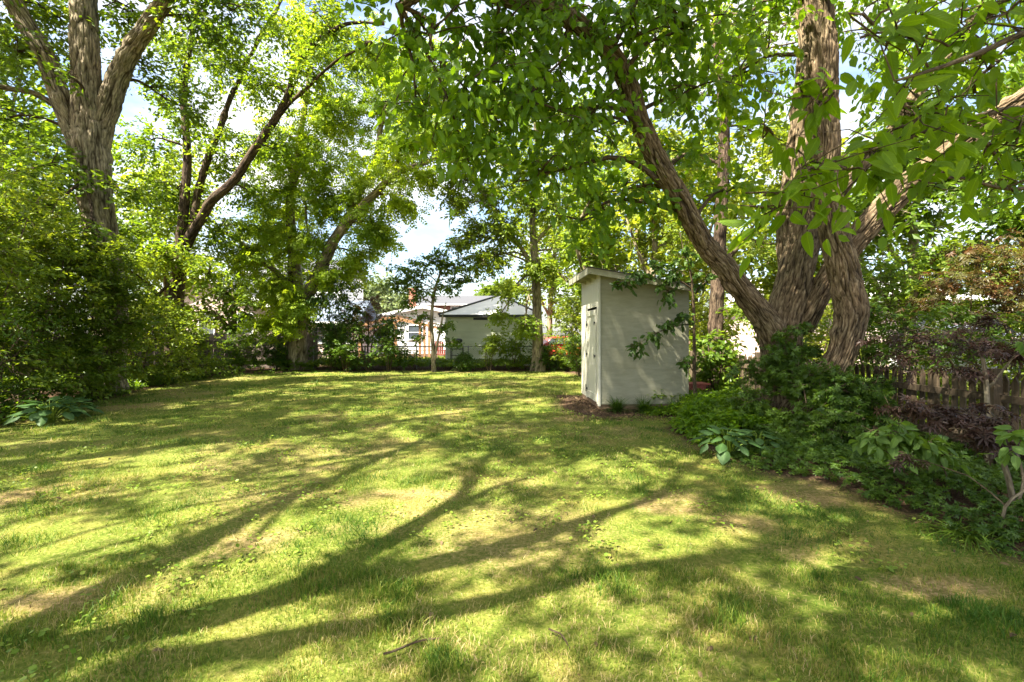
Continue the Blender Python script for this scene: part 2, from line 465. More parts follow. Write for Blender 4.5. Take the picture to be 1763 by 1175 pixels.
b = N(nt, "ShaderNodeBump", Strength=.9, Distance=.03); nt.links.new(nb.outputs['Fac'], b.inputs['Height']); nt.links.new(b.outputs[0], p.inputs['Normal'])
nt.links.new(p.outputs[0], out.inputs[0])
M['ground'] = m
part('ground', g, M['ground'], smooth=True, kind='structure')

# ---- grass blades
def grass_blades(geo, x, y, h, w, seg, rng, rn):
    n = len(x)
    z = gheight(x, y) - .004
    a = rng.uniform(0, 2 * np.pi, n)
    lean = rng.uniform(.15, .95, n) * h
    la = rng.uniform(0, 2 * np.pi, n)
    side = np.stack([np.cos(a), np.sin(a), 0 * a], 1) * (w / 2)[:, None]
    base = np.stack([x, y, z], 1)
    ld = np.stack([np.cos(la), np.sin(la), 0 * la], 1)
    up = np.array([0, 0, 1.0])
    if seg == 1:
        V = np.stack([base - side, base + side, base + ld * lean[:, None] + up * (h * .85)[:, None]], 1)
        T = np.arange(n * 3).reshape(n, 3)
        geo.add(V.reshape(-1, 3), T, None, rn)
    else:
        mid = base + ld * (lean * .3)[:, None] + up * (h * .62)[:, None]
        tip = base + ld * lean[:, None] + up * (h * .95)[:, None]
        V = np.stack([base - side, base + side, mid - side * .8, mid + side * .8, tip], 1)
        o = np.arange(n)[:, None] * 5
        T = np.concatenate([o + np.array([[0, 1, 3]]), o + np.array([[0, 3, 2]]), o + np.array([[2, 3, 4]])])
        geo.add(V.reshape(-1, 3), T, None, np.concatenate([rn, rn, rn]))

def lawn_points(n, d0, d1, rng, xlim=1.12):
    """even per square metre between two depths"""
    u = rng.random(n)
    d = np.sqrt(d0 ** 2 + u * (d1 ** 2 - d0 ** 2))
    x = rng.uniform(-xlim, xlim, n) * (d + .35)
    x = np.minimum(x, 4.2)
    return x, d

rg = np.random.default_rng(3)
grass = Geo()
for (n, d0, d1, h0, h1, w, seg) in [(80000, 1.6, 3.1, .014, .048, .0036, 3), (95000, 3.1, 5.6, .016, .048, .0052, 1),
                                    (95000, 5.6, 10.5, .02, .05, .0095, 1), (80000, 10.5, 19.6, .03, .06, .018, 1)]:
    x, y = lawn_points(n, d0, d1, rg)
    P = np.stack([x, y, 0 * x], 1)
    bdn = bedness(x, y); brn = bare(x, y)
    tuft = fnoise(P, 3.2, 31, 3); big = fnoise(P, 0.8, 33, 2)
    keep = (bdn < .12) & (rg.random(n) > brn * .80) & (rg.random(n) < np.clip(.25 + (tuft - .3) * 2.4, .12, 1))
    x, y, tuft, big, brn, P = x[keep], y[keep], tuft[keep], big[keep], brn[keep], P[keep]
    k = len(x)
    hh = rg.uniform(h0, h1, k) * (.55 + tuft * .95)
    lush = np.clip((tuft - .60) * 6, 0, 1)
    hh *= 1 + lush * .75
    rn = np.clip(rg.beta(1.1, 1.3, k) * .9 + (big - .5) * .9 + (vnoise(P, 9.0, 35) - .5) * .45 - lush * .40 + brn * .35, 0, 1)
    grass_blades(grass, x, y, hh, np.full(k, w) * rg.uniform(.7, 1.3, k), seg, rg, rn)
part('grass', grass, M['grass'], kind='stuff')
# ------------------------------------------------------------------ leaves and wood
def tmpl_simple():
    return (np.array([(0, 0, 0), (-.25, .45, .06), (.25, .45, .06), (0, 1, -.05)], float), np.array([(0, 3, 1), (0, 2, 3)]))
def tmpl_ovate(w=.27, droop=.18):
    V = [(0, 0, 0), (-w * .85, .28, .05), (0, .30, 0), (w * .85, .28, .05), (-w, .60, .02 - droop * .4), (0, .62, -.03 - droop * .4), (w, .60, .02 - droop * .4), (0, 1, -droop)]
    T = [(0, 2, 1), (0, 3, 2), (1, 2, 5), (1, 5, 4), (2, 3, 6), (2, 6, 5), (4, 5, 7), (5, 6, 7)]
    return (np.array(V, float), np.array(T))
def tmpl_palmate(n=5, spread=2.1, thin=.16, droop=.12):
    V = [(0, 0, 0)]; T = []
    for k in range(n):
        a = (k - (n - 1) / 2) * spread / (n - 1) * 1.25
        L = 1.0 - .32 * abs(k - (n - 1) / 2) / ((n - 1) / 2)
        c, s = math.cos(a), math.sin(a)
        b = len(V)
        for (u, v, z) in [(-thin, .5 * L, .03), (thin, .5 * L, .03), (0, L, -droop)]:
            V.append((u * c + v * s, v * c - u * s, z))
        T += [(0, b, b + 1), (b, b + 2, b + 1)]
    return (np.array(V, float), np.array(T))
def tmpl_pinnate(n=4, w=.30, thin=.085):
    """compound leaf: pairs of leaflets along a stalk"""
    V = []; T = []
    for k in range(n):
        y = .2 + .75 * k / (n - 1)
        for s in (-1, 1):
            b = len(V); L = w * (1.0 if k < n - 1 else .8)
            dx, dy = s * L, L * .55
            V += [(0, y, 0), (dx * .5 - s * thin * .4, y + dy * .5 + thin, -.02), (dx * .5 + s * thin * .3, y + dy * .5 - thin, -.02), (dx, y + dy, -.07)]
            T += [(b, b + 1, b + 3), (b, b + 3, b + 2)]
    b = len(V)
    V += [(0, .9, 0), (-thin, 1.05, 0), (thin, 1.05, 0), (0, 1.25, -.08)]
    T += [(b, b + 3, b + 1), (b, b + 2, b + 3)]
    return (np.array(V, float), np.array(T))
T_SIMPLE = tmpl_simple(); T_OVATE = tmpl_ovate(); T_PALM = tmpl_palmate(); T_PINN = tmpl_pinnate()
T_ROUND = tmpl_ovate(.40, .10); T_OVATES = [tmpl_ovate(.27, .18), tmpl_ovate(.22, .34), tmpl_ovate(.32, .05), tmpl_ovate(.25, -.12)]; T_JMAPLE = tmpl_palmate(5, 2.4, .09, .15)

def place(geo, tmpl, P, A, Nn, S, rn):
    """leaf copies: position, pointing direction, facing direction, length"""
    tv, tt = tmpl
    A = unit(A); Nn = unit(Nn - A * np.sum(A * Nn, 1, keepdims=True)); B = np.cross(A, Nn)
    V = P[:, None, :] + S[:, None, None] * (tv[None, :, 0, None] * B[:, None, :] + tv[None, :, 1, None] * A[:, None, :] + tv[None, :, 2, None] * Nn[:, None, :])
    k = len(tv); n = len(P)
    T = (np.arange(n)[:, None, None] * k + tt[None]).reshape(-1, 3)
    geo.add(V.reshape(-1, 3), T, None, np.repeat(rn, len(tt)))

def sprays(C, D, L, nl, rng, droop=.25, flat=.6, size=(.10, .15), wob=.35, cvar=None):
    """leaves set along twigs: C twig starts, D twig directions, L twig lengths, nl leaves each"""
    n = len(C)
    t = (np.arange(nl)[None, :] + rng.random((n, nl))) / nl
    side = np.where(np.arange(nl)[None, :] % 2 == 0, 1.0, -1.0) * np.ones((n, 1))
    D = unit(D)
    up = np.array([0, 0, 1.0])
    lat = unit(np.cross(D, up) + 1e-4)
    jig = rng.normal(0, .10, (n, nl, 3)) * L[:, None, None]
    P = C[:, None, :] + D[:, None, :] * (t * L[:, None])[..., None] - up * (droop * .6 * (t ** 2) * L[:, None])[..., None] + jig
    A = D[:, None, :] * .55 + lat[:, None, :] * (side * rng.uniform(.4, 1.0, (n, nl)))[..., None] - up * droop + rng.normal(0, wob, (n, nl, 3))
    Nn = up * flat * 1.6 + rng.normal(0, .45 + (1 - flat) * .5, (n, nl, 3))
    S = rng.uniform(size[0], size[1], (n, nl))
    cv = (np.full(n, .5) if cvar is None else cvar)[:, None]
    rn = np.clip(cv + rng.normal(0, .17, (n, nl)), 0, 1)
    return P.reshape(-1, 3), A.reshape(-1, 3), Nn.reshape(-1, 3), S.ravel(), rn.ravel()

def catmull(P, step):
    P = np.asarray(P, float)
    if len(P) < 3:
        n = max(2, int(np.linalg.norm(P[1, :3] - P[0, :3]) / step) + 1)
        t = np.linspace(0, 1, n)[:, None]; return P[0] * (1 - t) + P[1] * t
    E = np.vstack([2 * P[0] - P[1], P, 2 * P[-1] - P[-2]])
    out = []
    for i in range(1, len(E) - 2):
        p0, p1, p2, p3 = E[i - 1:i + 3]
        n = max(1, int(np.ceil(np.linalg.norm(p2[:3] - p1[:3]) / step)))
        t = (np.arange(n) / n)[:, None]
        out.append(.5 * ((2 * p1) + (-p0 + p2) * t + (2 * p0 - 5 * p1 + 4 * p2 - p3) * t ** 2 + (-p0 + 3 * p1 - 3 * p2 + p3) * t ** 3))
    out.append(E[-2][None])
    R = np.vstack(out); R[:, 3] = np.maximum(R[:, 3], .0015)
    return R

def tube(geo, path, nseg=8, step=.3, ridge=0.0, rk=9.0, flare=None, seed=0, wob=0.0):
    """round limb along (x,y,z,r) with furrowed bark relief; barkco runs round and along it"""
    R = catmull(path, step)
    c = R[:, :3].copy(); r = R[:, 3]
    n = len(c)
    if wob:
        dist = np.concatenate([[0], np.cumsum(np.linalg.norm(np.diff(c, axis=0), axis=1))])
        for ax in range(3):
            q = np.stack([dist, np.full(n, seed * 3.1 + ax * 7.7), 0 * dist], 1)
            e = (fnoise(q, 1.2, seed + ax, 2) - .5) * wob
            e *= np.minimum(dist / (dist[-1] * .15 + 1e-6), 1)
            c[:, ax] += e
    t = unit(np.gradient(c, axis=0))
    ref = np.array([1.0, 0, 0]) if abs(t[0, 0]) < .8 else np.array([0, 1.0, 0])
    u = unit(np.cross(t[0], ref)); U = [u]
    for i in range(1, n):
        u = u - t[i] * np.dot(u, t[i]); u = u / np.linalg.norm(u); U.append(u)
    U = np.array(U); Vv = np.cross(t, U)
    dist = np.concatenate([[0], np.cumsum(np.linalg.norm(np.diff(c, axis=0), axis=1))])
    a = np.arange(nseg) * 2 * np.pi / nseg
    ca, sa = np.cos(a), np.sin(a)
    rr = np.repeat(r[:, None], nseg, 1)
    co = np.stack([ca[None] * rr, sa[None] * rr, np.repeat(dist[:, None], nseg, 1) + seed * 3.7], -1)
    fur = None
    if flare is not None:                      # root flare: (height, amount, lobes)
        hgt, amt, lob = flare
        k = np.clip(1 - dist / hgt, 0, 1)[:, None] ** 2
        rr = rr * (1 + k * amt * (.75 + .45 * np.cos(a * lob + seed)[None]))
    if ridge:
        q = co.reshape(-1, 3)
        # interlacing plates: ridged noise stretched along the limb, its columns pushed sideways by slower noise
        w = q.copy(); w[:, :2] += ((fnoise(q * [1, 1, .55], 3.0, seed + 3, 2) - .5) * .11)[:, None]; w[:, 2] *= .13
        f1 = vnoise(w, rk, seed + 1); f3 = vnoise(w * [1, 1, 1.9], rk * 1.9, seed + 2); f2 = vnoise(w * [1, 1, 5], rk * 2.3, seed + 9)
        a1 = np.abs(f1 - .5) * 2; a3 = np.abs(f3 - .5) * 2
        fur = np.clip(np.minimum(a1 * 3.0, a3 * 3.2 + .12), 0, 1) ** .8 * (.82 + .36 * f2)
        lump = (vnoise(q * [1, 1, .8], 1.7, seed + 5) - .5)
        knot = np.clip(fnoise(q, 3.1, seed + 6, 2) - .66, 0, 1) * .25
        rr = rr + ((fur - .6) * ridge * 1.5).reshape(n, nseg) + ((lump * .11) .reshape(n, nseg) * rr) + knot.reshape(n, nseg)
        co = co.copy()
    V = c[:, None, :] + rr[..., None] * (ca[None, :, None] * U[:, None, :] + sa[None, :, None] * Vv[:, None, :])
    i = (np.arange(n - 1)[:, None] * nseg + np.arange(nseg)[None]).ravel()
    j = (np.arange(n - 1)[:, None] * nseg + (np.arange(nseg)[None] + 1) % nseg).ravel()
    Q = np.stack([i, j, j + nseg, i + nseg], 1)
    T = []
    V = V.reshape(-1, 3)
    tip = np.vstack([V, c[-1:] + t[-1:] * r[-1] * .5]); cc = np.vstack([co.reshape(-1, 3), co.reshape(-1, 3)[-1:]])
    b = (n - 1) * nseg
    T = [(b + k, b + (k + 1) % nseg, n * nseg) for k in range(nseg)]
    geo.add(tip, T, Q, co=cc, fur=None if fur is None else np.append(fur, .6))
    return R

def thin_tubes(geo, A, B, r0, r1, sag=.0, rng=None):
    """many fine twigs at once, three-sided, one bend"""
    n = len(A)
    if n == 0: return
    d = B - A; L = np.linalg.norm(d, axis=1, keepdims=True)
    mid = (A + B) / 2 + np.array([0, 0, 1.0]) * L * sag + (rng.normal(0, .07, (n, 3)) * L if rng is not None else 0)
    t = unit(d); u = unit(np.cross(t, np.array([.31, .17, .93]))); v = np.cross(t, u)
    rings = []
    for c, r in ((A, r0), (mid, (r0 + r1) / 2), (B, r1)):
        for k in range(3):
            a = k * 2 * np.pi / 3
            rings.append(c + (u * math.cos(a) + v * math.sin(a)) * np.reshape(r, (-1, 1)))
    V = np.stack(rings, 1)
    q = []
    for s in range(2):
        for k in range(3):
            q.append((s * 3 + k, s * 3 + (k + 1) % 3, s * 3 + 3 + (k + 1) % 3, s * 3 + 3 + k))
    Q = (np.arange(n)[:, None, None] * 9 + np.array(q)[None]).reshape(-1, 4)
    geo.add(V.reshape(-1, 3), None, Q)

LEAF_MESH = {}
def leaf_mesh(key, tmpl, mat, curl, rng):
    """one finely shaped single leaf, length 1, shared by its copies"""
    if key in LEAF_MESH: return LEAF_MESH[key]
    res = []
    for v in range(4):
        w, drp = tmpl
        n = 7; V = []; Q = []
        for i in range(n):
            t = i / (n - 1)
            hw = w * (math.sin(math.pi * min(1, t ** .8)) ** .75) * (1 - .15 * t) if 0 < i < n - 1 else .004
            z = -drp * t ** 2 + .015 * math.sin(t * 9 + v * 2)
            for s in (-1, -.5, 0, .5, 1):
                V.append((s * hw, t, z + curl * abs(s) * hw * (1.0 + .3 * math.sin(v + t * 5))))
        for i in range(n - 1):
            for k in range(4):
                a = i * 5 + k; Q.append((a, a + 1, a + 6, a + 5))
        gg = Geo(); gg.add(V, None, Q, rnd=.5); me = gg.mesh('leaf', smooth=True); me.materials.append(mat); res.append(me)
    LEAF_MESH[key] = res
    return res

def leaf_objects(root, meshes, P, A, Nn, S, off):
    A = unit(A); Nn = unit(Nn - A * np.sum(A * Nn, 1, keepdims=True)); B = np.cross(A, Nn)
    for i in range(len(P)):
        o = bpy.data.objects.new('leaf', meshes[i % len(meshes)])
        COL.objects.link(o); o.parent = root
        s = S[i]; p = P[i] - off
        o.matrix_local = Matrix(((B[i, 0] * s, A[i, 0] * s, Nn[i, 0] * s, p[0]), (B[i, 1] * s, A[i, 1] * s, Nn[i, 1] * s, p[1]), (B[i, 2] * s, A[i, 2] * s, Nn[i, 2] * s, p[2]), (0, 0, 0, 1)))

def branch_path(a, b, r0, r1, rng, rise=.12):
    a = np.asarray(a, float); b = np.asarray(b, float)
    L = np.linalg.norm(b - a)
    m1 = a + (b - a) * .35 + np.array([0, 0, L * rise]) + rng.normal(0, L * .05, 3)
    m2 = a + (b - a) * .7 + np.array([0, 0, L * rise * .8]) + rng.normal(0, L * .05, 3)
    return [(*a, r0), (*m1, r0 + (r1 - r0) * .4), (*m2, r0 + (r1 - r0) * .75), (*b, r1)]

def grow(root, off, limbs, blobs, mat, twig_mat, tmpl=T_SIMPLE, size=(.11, .16), nl=14, L=(.35, .6), droop=.25, flat=.6,
         seed=1, gap=.40, gscale=.9, rise=.12, sub=5, single=None, cvar=.5, br=.035, name='crown', twigs=.35, zflat=.78, vis=None, outw=.5, dens=1.0):
    """branches and foliage for a tree: blobs = (centre, radius, twigs of leaves)"""
    rng = np.random.default_rng(seed)
    wood = Geo(); leaves = Geo(); LM = np.vstack(limbs) if limbs else None
    lib = []
    for (c, r, n) in blobs:
        n = int(n * dens)
        c = np.asarray(c, float)
        nodes = [c[None]]
        if LM is not None:
            d = LM[:, :3] - c
            cost = np.linalg.norm(d, axis=1) + np.maximum(d[:, 2], 0) * .8 + np.maximum(.03 - LM[:, 3], 0) * 10
            a = LM[np.argmin(cost)]
            Ld = np.linalg.norm(a[:3] - c)
            r0 = min(a[3] * .7, br * (1 + Ld * .25))
            R = tube(wood, branch_path(a[:3], c, r0, r0 * .45, rng, rise), 5, max(.25, Ld / 10), seed=seed, wob=Ld * .06)
            nodes.append(R[len(R) // 2:, :3])
        else: r0 = br
        for s in range(sub):
            dr = unit(rng.normal(0, 1, 3) * [1, 1, .6] + [0, 0, .15])
            e = c + dr * r * .8 * np.array([1, 1, zflat])
            st = nodes[0][0] if LM is None or s % 2 else nodes[1][rng.integers(0, len(nodes[1]))]
            R2 = tube(wood, branch_path(st, e, r0 * .45, .006, rng, rise * .7), 4, max(.2, r / 5), seed=seed + s, wob=r * .12)
            nodes.append(R2[1:, :3])
        NN = np.vstack(nodes)
        k = int(n * 1.9)
        dr = unit(rng.normal(0, 1, (k, 3)))
        rad = rng.random(k) ** .48
        C = c + dr * rad[:, None] * r * np.array([1, 1, zflat])
        C += (rng.normal(0, .06, (k, 3))) * r
        f = fnoise(C, gscale / max(r * .45, .25), seed + 91, 2)
        C = C[(f > gap)][:n]; f = f[(f > gap)][:n]
        if len(C) == 0: continue
        # which bit of wood each twig springs from
        D2 = ((C[:, None, :] - NN[None]) ** 2).sum(-1); near = NN[np.argmin(D2, 1)]
        dirn = unit(C - near) * .7 + unit(C - c) * outw + rng.normal(0, .35, C.shape) + np.array([0, 0, -.05])
        dirn[:, 2] *= .55
        Ls = rng.uniform(L[0], L[1], len(C))
        C0 = C - unit(dirn) * Ls[:, None] * .5
        cv = np.clip(cvar + (fnoise(C, .55, seed + 7, 2) - .5) * .9 + rng.normal(0, .08, len(C)), 0, 1)
        sel = rng.random(len(C)) < twigs
        thin_tubes(wood, near[sel], C0[sel], np.full(sel.sum(), .008), np.full(sel.sum(), .004), .05, rng)
        sel = rng.random(len(C)) < twigs * 1.6
        thin_tubes(wood, C0[sel], C0[sel] + unit(dirn[sel]) * Ls[sel, None], np.full(sel.sum(), .005), np.full(sel.sum(), .002), -.02, rng)
        lib.append(sprays(C0, dirn, Ls, nl, rng, droop, flat, size, cvar=cv))
    P, A, Nn, S, rn = [np.concatenate([q[i] for q in lib]) for i in range(5)]
    ok = P[:, 2] > .04
    P, A, Nn, S, rn = P[ok], A[ok], Nn[ok], S[ok], rn[ok]
    if single:
        cnt, meshes = single
        app = S / np.linalg.norm(P - [0, 0, CAM_H], axis=1)
        inv = (np.abs(P[:, 0]) < 1.1 * P[:, 1]) & (P[:, 2] - CAM_H < .72 * P[:, 1]) & (P[:, 1] > .4)
        app = np.where(inv, app, 0)
        o = np.argsort(-app)[:cnt]
        leaf_objects(root, meshes, P[o], A[o], Nn[o], S[o], off)
        k = np.ones(len(P), bool); k[o] = False
        P, A, Nn, S, rn = P[k], A[k], Nn[k], S[k], rn[k]
    if isinstance(tmpl, list):
        ch = rng.integers(0, len(tmpl), len(P))
        for k, tt_ in enumerate(tmpl):
            m_ = ch == k; place(leaves, tt_, P[m_], A[m_], Nn[m_], S[m_], rn[m_])
    else: place(leaves, tmpl, P, A, Nn, S, rn)
    part('branches', wood, twig_mat, root, off, True, 'stuff')
    if len(P): part(name, leaves, mat, root, off, kind='stuff')
    return len(P)
# ------------------------------------------------------------------ shed
SH = np.array([1.69, 9.35, 0.0])
shed = thing('garden_shed', 'narrow pale grey-green painted wooden shed with slanting roof at the edge of the lawn', 'shed', SH, math.radians(2.5))
SW, SD = 1.76, 1.85
def topz(x): return 2.66 - .165 * x
zs = [.13, .81, 1.235, 1.235 + .785]
for a, bz in zip(zs[:-1], zs[1:]):
    part('wall_panel', Geo().box(0.02, SW, 0, .022, a + .0008, bz - .0008), M['shed_wall'], shed)
g = Geo(); g.prism([(0.02, 0, 2.021), (SW, 0, 2.021), (SW, 0, topz(SW)), (0.02, 0, topz(0))], (0, .022, 0)); part('wall_panel', g, M['shed_wall'], shed)
g = Geo(); g.box(SW - .02, SW, .025, SD, .13, topz(SW)); part('side_wall', g, M['shed_wall'], shed)
g = Geo(); g.prism([(0, SD - .02, .13), (SW - .025, SD - .02, .13), (SW - .025, SD - .02, topz(SW)), (0, SD - .02, topz(0))], (0, .02, 0)); part('back_wall', g, M['shed_wall'], shed)
# door side: upright boards, door, trims
for k in range(7):
    y0 = .06 + k * .252
    part('upright_board', Geo().box(0.0, .02, y0 + .002, y0 + .250, 2.04, topz(0)), M['shed_door'], shed)
part('upright_board', Geo().box(0.0, .02, 1.21, 1.50, .13, 2.037), M['shed_door'], shed)
part('upright_board', Geo().box(0.0, .02, 1.503, 1.83, .13, 2.037), M['shed_door'], shed)
part('corner_trim', Geo().box(-.022, .018, -.022, .055, .10, topz(0)), M['shed_door'], shed)
part('door_casing', Geo().box(-.018, .0, .06, .15, .12, 2.03), M['shed_door'], shed)
part('door_casing', Geo().box(-.018, .0, 1.12, 1.205, .12, 2.03), M['shed_door'], shed)
dr = part('door', Geo().box(-.012, .012, .165, 1.105, .15, 1.985), M['shed_door'], shed)
for (a, b_, c, d) in [(.17, .27, .16, 1.975), (1.0, 1.10, .16, 1.975), (.273, .997, 1.87, 1.975), (.273, .997, .16, .30)]:
    part('door_rail', Geo().box(-.034, -.0125, a, b_, c, d), M['shed_door'], dr)
for z in (1.70, 1.07, .33):
    g = Geo().box(-.042, -.0345, .99, 1.10, z - .02, z + .02).box(-.046, -.0185, 1.105, 1.135, z - .075, z + .075)
    part('hinge', g, M['iron'], dr)
for z in (1.72, 1.06):
    part('latch', Geo().box(-.05, -.0345, .20, .30, z - .016, z + .016).box(-.058, -.05, .225, .25, z - .05, z + .03), M['iron'], dr)
# roof
x0, x1, y0, y1 = -.24, SW + .12, -.20, SD + .16
def rz_(x): return topz(x) + .02
g = Geo(); g.prism([(x0, y0, rz_(x0)), (x1, y0, rz_(x1)), (x1, y0, rz_(x1) + .03), (x0, y0, rz_(x0) + .03)], (0, y1 - y0, 0)); part('roof', g, M['shed_trim'], shed)
g = Geo(); g.prism([(x0 - .02, y0 - .045, rz_(x0) + .033), (x1 + .03, y0 - .045, rz_(x1) + .033), (x1 + .03, y0 - .045, rz_(x1) + .052), (x0 - .02, y0 - .045, rz_(x0) + .052)], (0, y1 - y0 + .07, 0)); part('shingle_roofing', g, M['shingle'], shed)
g = Geo(); g.prism([(x0, y0 - .024, rz_(x0) - .085), (x1, y0 - .024, rz_(x1) - .085), (x1, y0 - .024, rz_(x1) + .03), (x0, y0 - .024, rz_(x0) + .03)], (0, .022, 0)); part('fascia_board', g, M['shed_trim'], shed)
part('fascia_board', Geo().box(x0 - .024, x0 - .002, y0, y1, rz_(x0) - .09, rz_(x0) + .03), M['shed_trim'], shed)
for yy in (.3, .8, 1.3):
    g = Geo(); g.prism([(x0 + .01, yy, rz_(x0) - .07), (-.002, yy, rz_(0) - .09), (-.002, yy, rz_(0) - .004), (x0 + .01, yy, rz_(x0) - .004)], (0, .04, 0)); part('rafter_tail', g, M['shed_trim'], shed)
part('skid', Geo().box(.01, SW - .01, .02, .11, -.03, .128), M['skid'], shed)
part('skid', Geo().box(.01, SW - .01, SD - .12, SD - .03, -.03, .128), M['skid'], shed)
part('skid', Geo().box(.005, .07, .113, SD - .122, -.02, .128), M['skid'], shed)

# ------------------------------------------------------------------ picket fence along the right
pf = thing('picket_fence', 'weathered brown wooden picket fence running behind the large tree and shrubs', 'fence', (5.3, 7.6, 0))
pm = Geo(); w = .035
pm.prism([(-w, -.009, .04), (w, -.009, .04), (w, -.009, .98), (0, -.009, 1.05), (-w, -.009, .98)], (0, .018, 0)); pm = pm.mesh('picket'); pm.materials.append(M['picket'])
path = [(4.62, 17.0), (5.32, 7.6), (5.34, .6)]
rngf = random.Random(4)
for (a, b_) in zip(path[:-1], path[1:]):
    a = Vector((*a, 0)); b_ = Vector((*b_, 0)); L = (b_ - a).length; u = (b_ - a) / L; ang = math.atan2(u.y, u.x); nrm = Vector((-u.y, u.x, 0))
    n = int(L / .115)
    for k in range(n):
        o = bpy.data.objects.new('picket', pm); COL.objects.link(o); o.parent = pf
        q = a + u * (k + .5) * .115
        o.location = (q.x - 5.3, q.y - 7.6, rngf.uniform(-.02, .015)); o.rotation_euler = (rngf.uniform(-.02, .02), rngf.uniform(-.025, .025), ang)
    np_ = max(1, round(L / 2.3))
    for k in range(np_ + 1):
        q = a + u * L * k / np_ + nrm * -.075
        g = Geo().box(-.048, .048, -.048, .048, 0, 1.12); o = part('post', g, M['picket'], pf); o.location = (q.x - 5.3, q.y - 7.6, 0); o.rotation_euler.z = ang
    for z in (.28, .80):
        g = Geo().box(0, L, -.05, -.012, z - .04, z + .04); o = part('rail', g, M['picket'], pf); o.location = (a.x - 5.3, a.y - 7.6, 0); o.rotation_euler.z = ang

# ------------------------------------------------------------------ board fence on the left
bfc = thing('board_fence', 'weathered grey-brown upright board fence at the far left corner of the lawn', 'fence', (-12, 20.4, 0))
bm_ = Geo().box(-.069, .069, -.01, .01, .03, 1.50).mesh('fence_board'); bm_.materials.append(M['board'])
path = [(-12.6, 7.0), (-13.2, 20.4), (-10.0, 20.6), (-8.3, 20.6)]
for (a, b_) in zip(path[:-1], path[1:]):
    a = Vector((*a, 0)); b_ = Vector((*b_, 0)); L = (b_ - a).length; u = (b_ - a) / L; ang = math.atan2(u.y, u.x)
    for k in range(int(L / .146)):
        o = bpy.data.objects.new('fence_board', bm_); COL.objects.link(o); o.parent = bfc
        q = a + u * (k + .5) * .146
        o.location = (q.x + 12, q.y - 20.4, rngf.uniform(-.03, .03)); o.rotation_euler = (0, rngf.uniform(-.012, .012), ang)
    for z in (.35, 1.25):
        o = part('rail', Geo().box(0, L, -.055, -.014, z - .045, z + .045), M['board'], bfc); o.location = (a.x + 12, a.y - 20.4, 0); o.rotation_euler.z = ang
    for k in range(max(1, round(L / 2.4)) + 1):
        q = a + u * L * k / max(1, round(L / 2.4))
        o = part('post', Geo().box(-.05, .05, -.16, -.06, 0, 1.56), M['board'], bfc); o.location = (q.x + 12, q.y - 20.4, 0); o.rotation_euler.z = ang

# ------------------------------------------------------------------ chain-link fence at the back
cf = thing('chain_link_fence', 'low dark chain-link fence across the far end of the lawn in front of the garage', 'fence', (-2.5, 19.95, 0))
X0, X1 = -8.2, 4.6
tr_ = Geo(); tube(tr_, [(X0 + 2.5, 0, .97, .021), (X1 + 2.5, 0, .97, .021)], 8, 3); part('top_rail', tr_, M['galv'], cf)
tube(g := Geo(), [(0, 0, 0, .028), (0, 0, 1.0, .028)], 8, 1); pmesh = g.mesh('post'); pmesh.materials.append(M['galv'])
for k in range(7):
    o = bpy.data.objects.new('post', pmesh); COL.objects.link(o); o.parent = cf; o.location = (X0 + 2.5 + (X1 - X0) * k / 6, .0, 0)
A = []; B = []
for k in range(int((X1 - X0 + .9) / .085)):
    xa = X0 + 2.5 - .9 + k * .085
    for sgn in (0, 1):
        xs, xe = (xa, xa + .9) if sgn == 0 else (xa + .9, xa)
        A.append((xs, .03, .05)); B.append((xe, .03, .95))
A = np.array(A); B = np.array(B); ok = (np.maximum(A[:, 0], B[:, 0]) < X1 + 2.5) & (np.minimum(A[:, 0], B[:, 0]) > X0 + 2.5)
g = Geo(); thin_tubes(g, A[ok], B[ok], np.full(ok.sum(), .0022), np.full(ok.sum(), .0022)); part('wire_mesh', g, M['galv'], cf, kind='stuff')

# ------------------------------------------------------------------ windows
def window(root, x, y, z, w, h, frame=None, ry=0, name='window', bars=1):
    """window facing -y with its centre at x,z; frame, pane and glazing bar"""
    t = .07
    f = Geo().box(x - w / 2 - t, x + w / 2 + t, y - .06, y - .002, z + h / 2, z + h / 2 + t).box(x - w / 2 - t, x + w / 2 + t, y - .08, y - .002, z - h / 2 - t, z - h / 2)
    f.box(x - w / 2 - t, x - w / 2, y - .06, y - .002, z - h / 2 + .002, z + h / 2 - .002).box(x + w / 2, x + w / 2 + t, y - .06, y - .002, z - h / 2 + .002, z + h / 2 - .002)
    o = part(name, f, frame or M['white'], root)
    part('pane', Geo().box(x - w / 2 + .001, x + w / 2 - .001, y - .02, y - .003, z - h / 2 + .001, z + h / 2 - .001), M['glass'], o)
    if bars: part('sash_bar', Geo().box(x - w / 2 + .002, x + w / 2 - .002, y - .04, y - .022, z - .025, z + .025), M['white'], o)
    return o

def courses(root, x0, x1, y, z0, z1, step, mat, name='siding'):
    """lapped siding on a far wall, one mesh: each course leans out at its foot"""
    g = Geo(); z = z0
    while z < z1 - .01:
        zt = min(z + step, z1)
        g.prism([(x0, y - .025, z), (x0, y, z), (x0, y, zt), (x0, y - .006, zt)], (x1 - x0, 0, 0)); z += step
    return part(name, g, mat, root, kind='stuff')

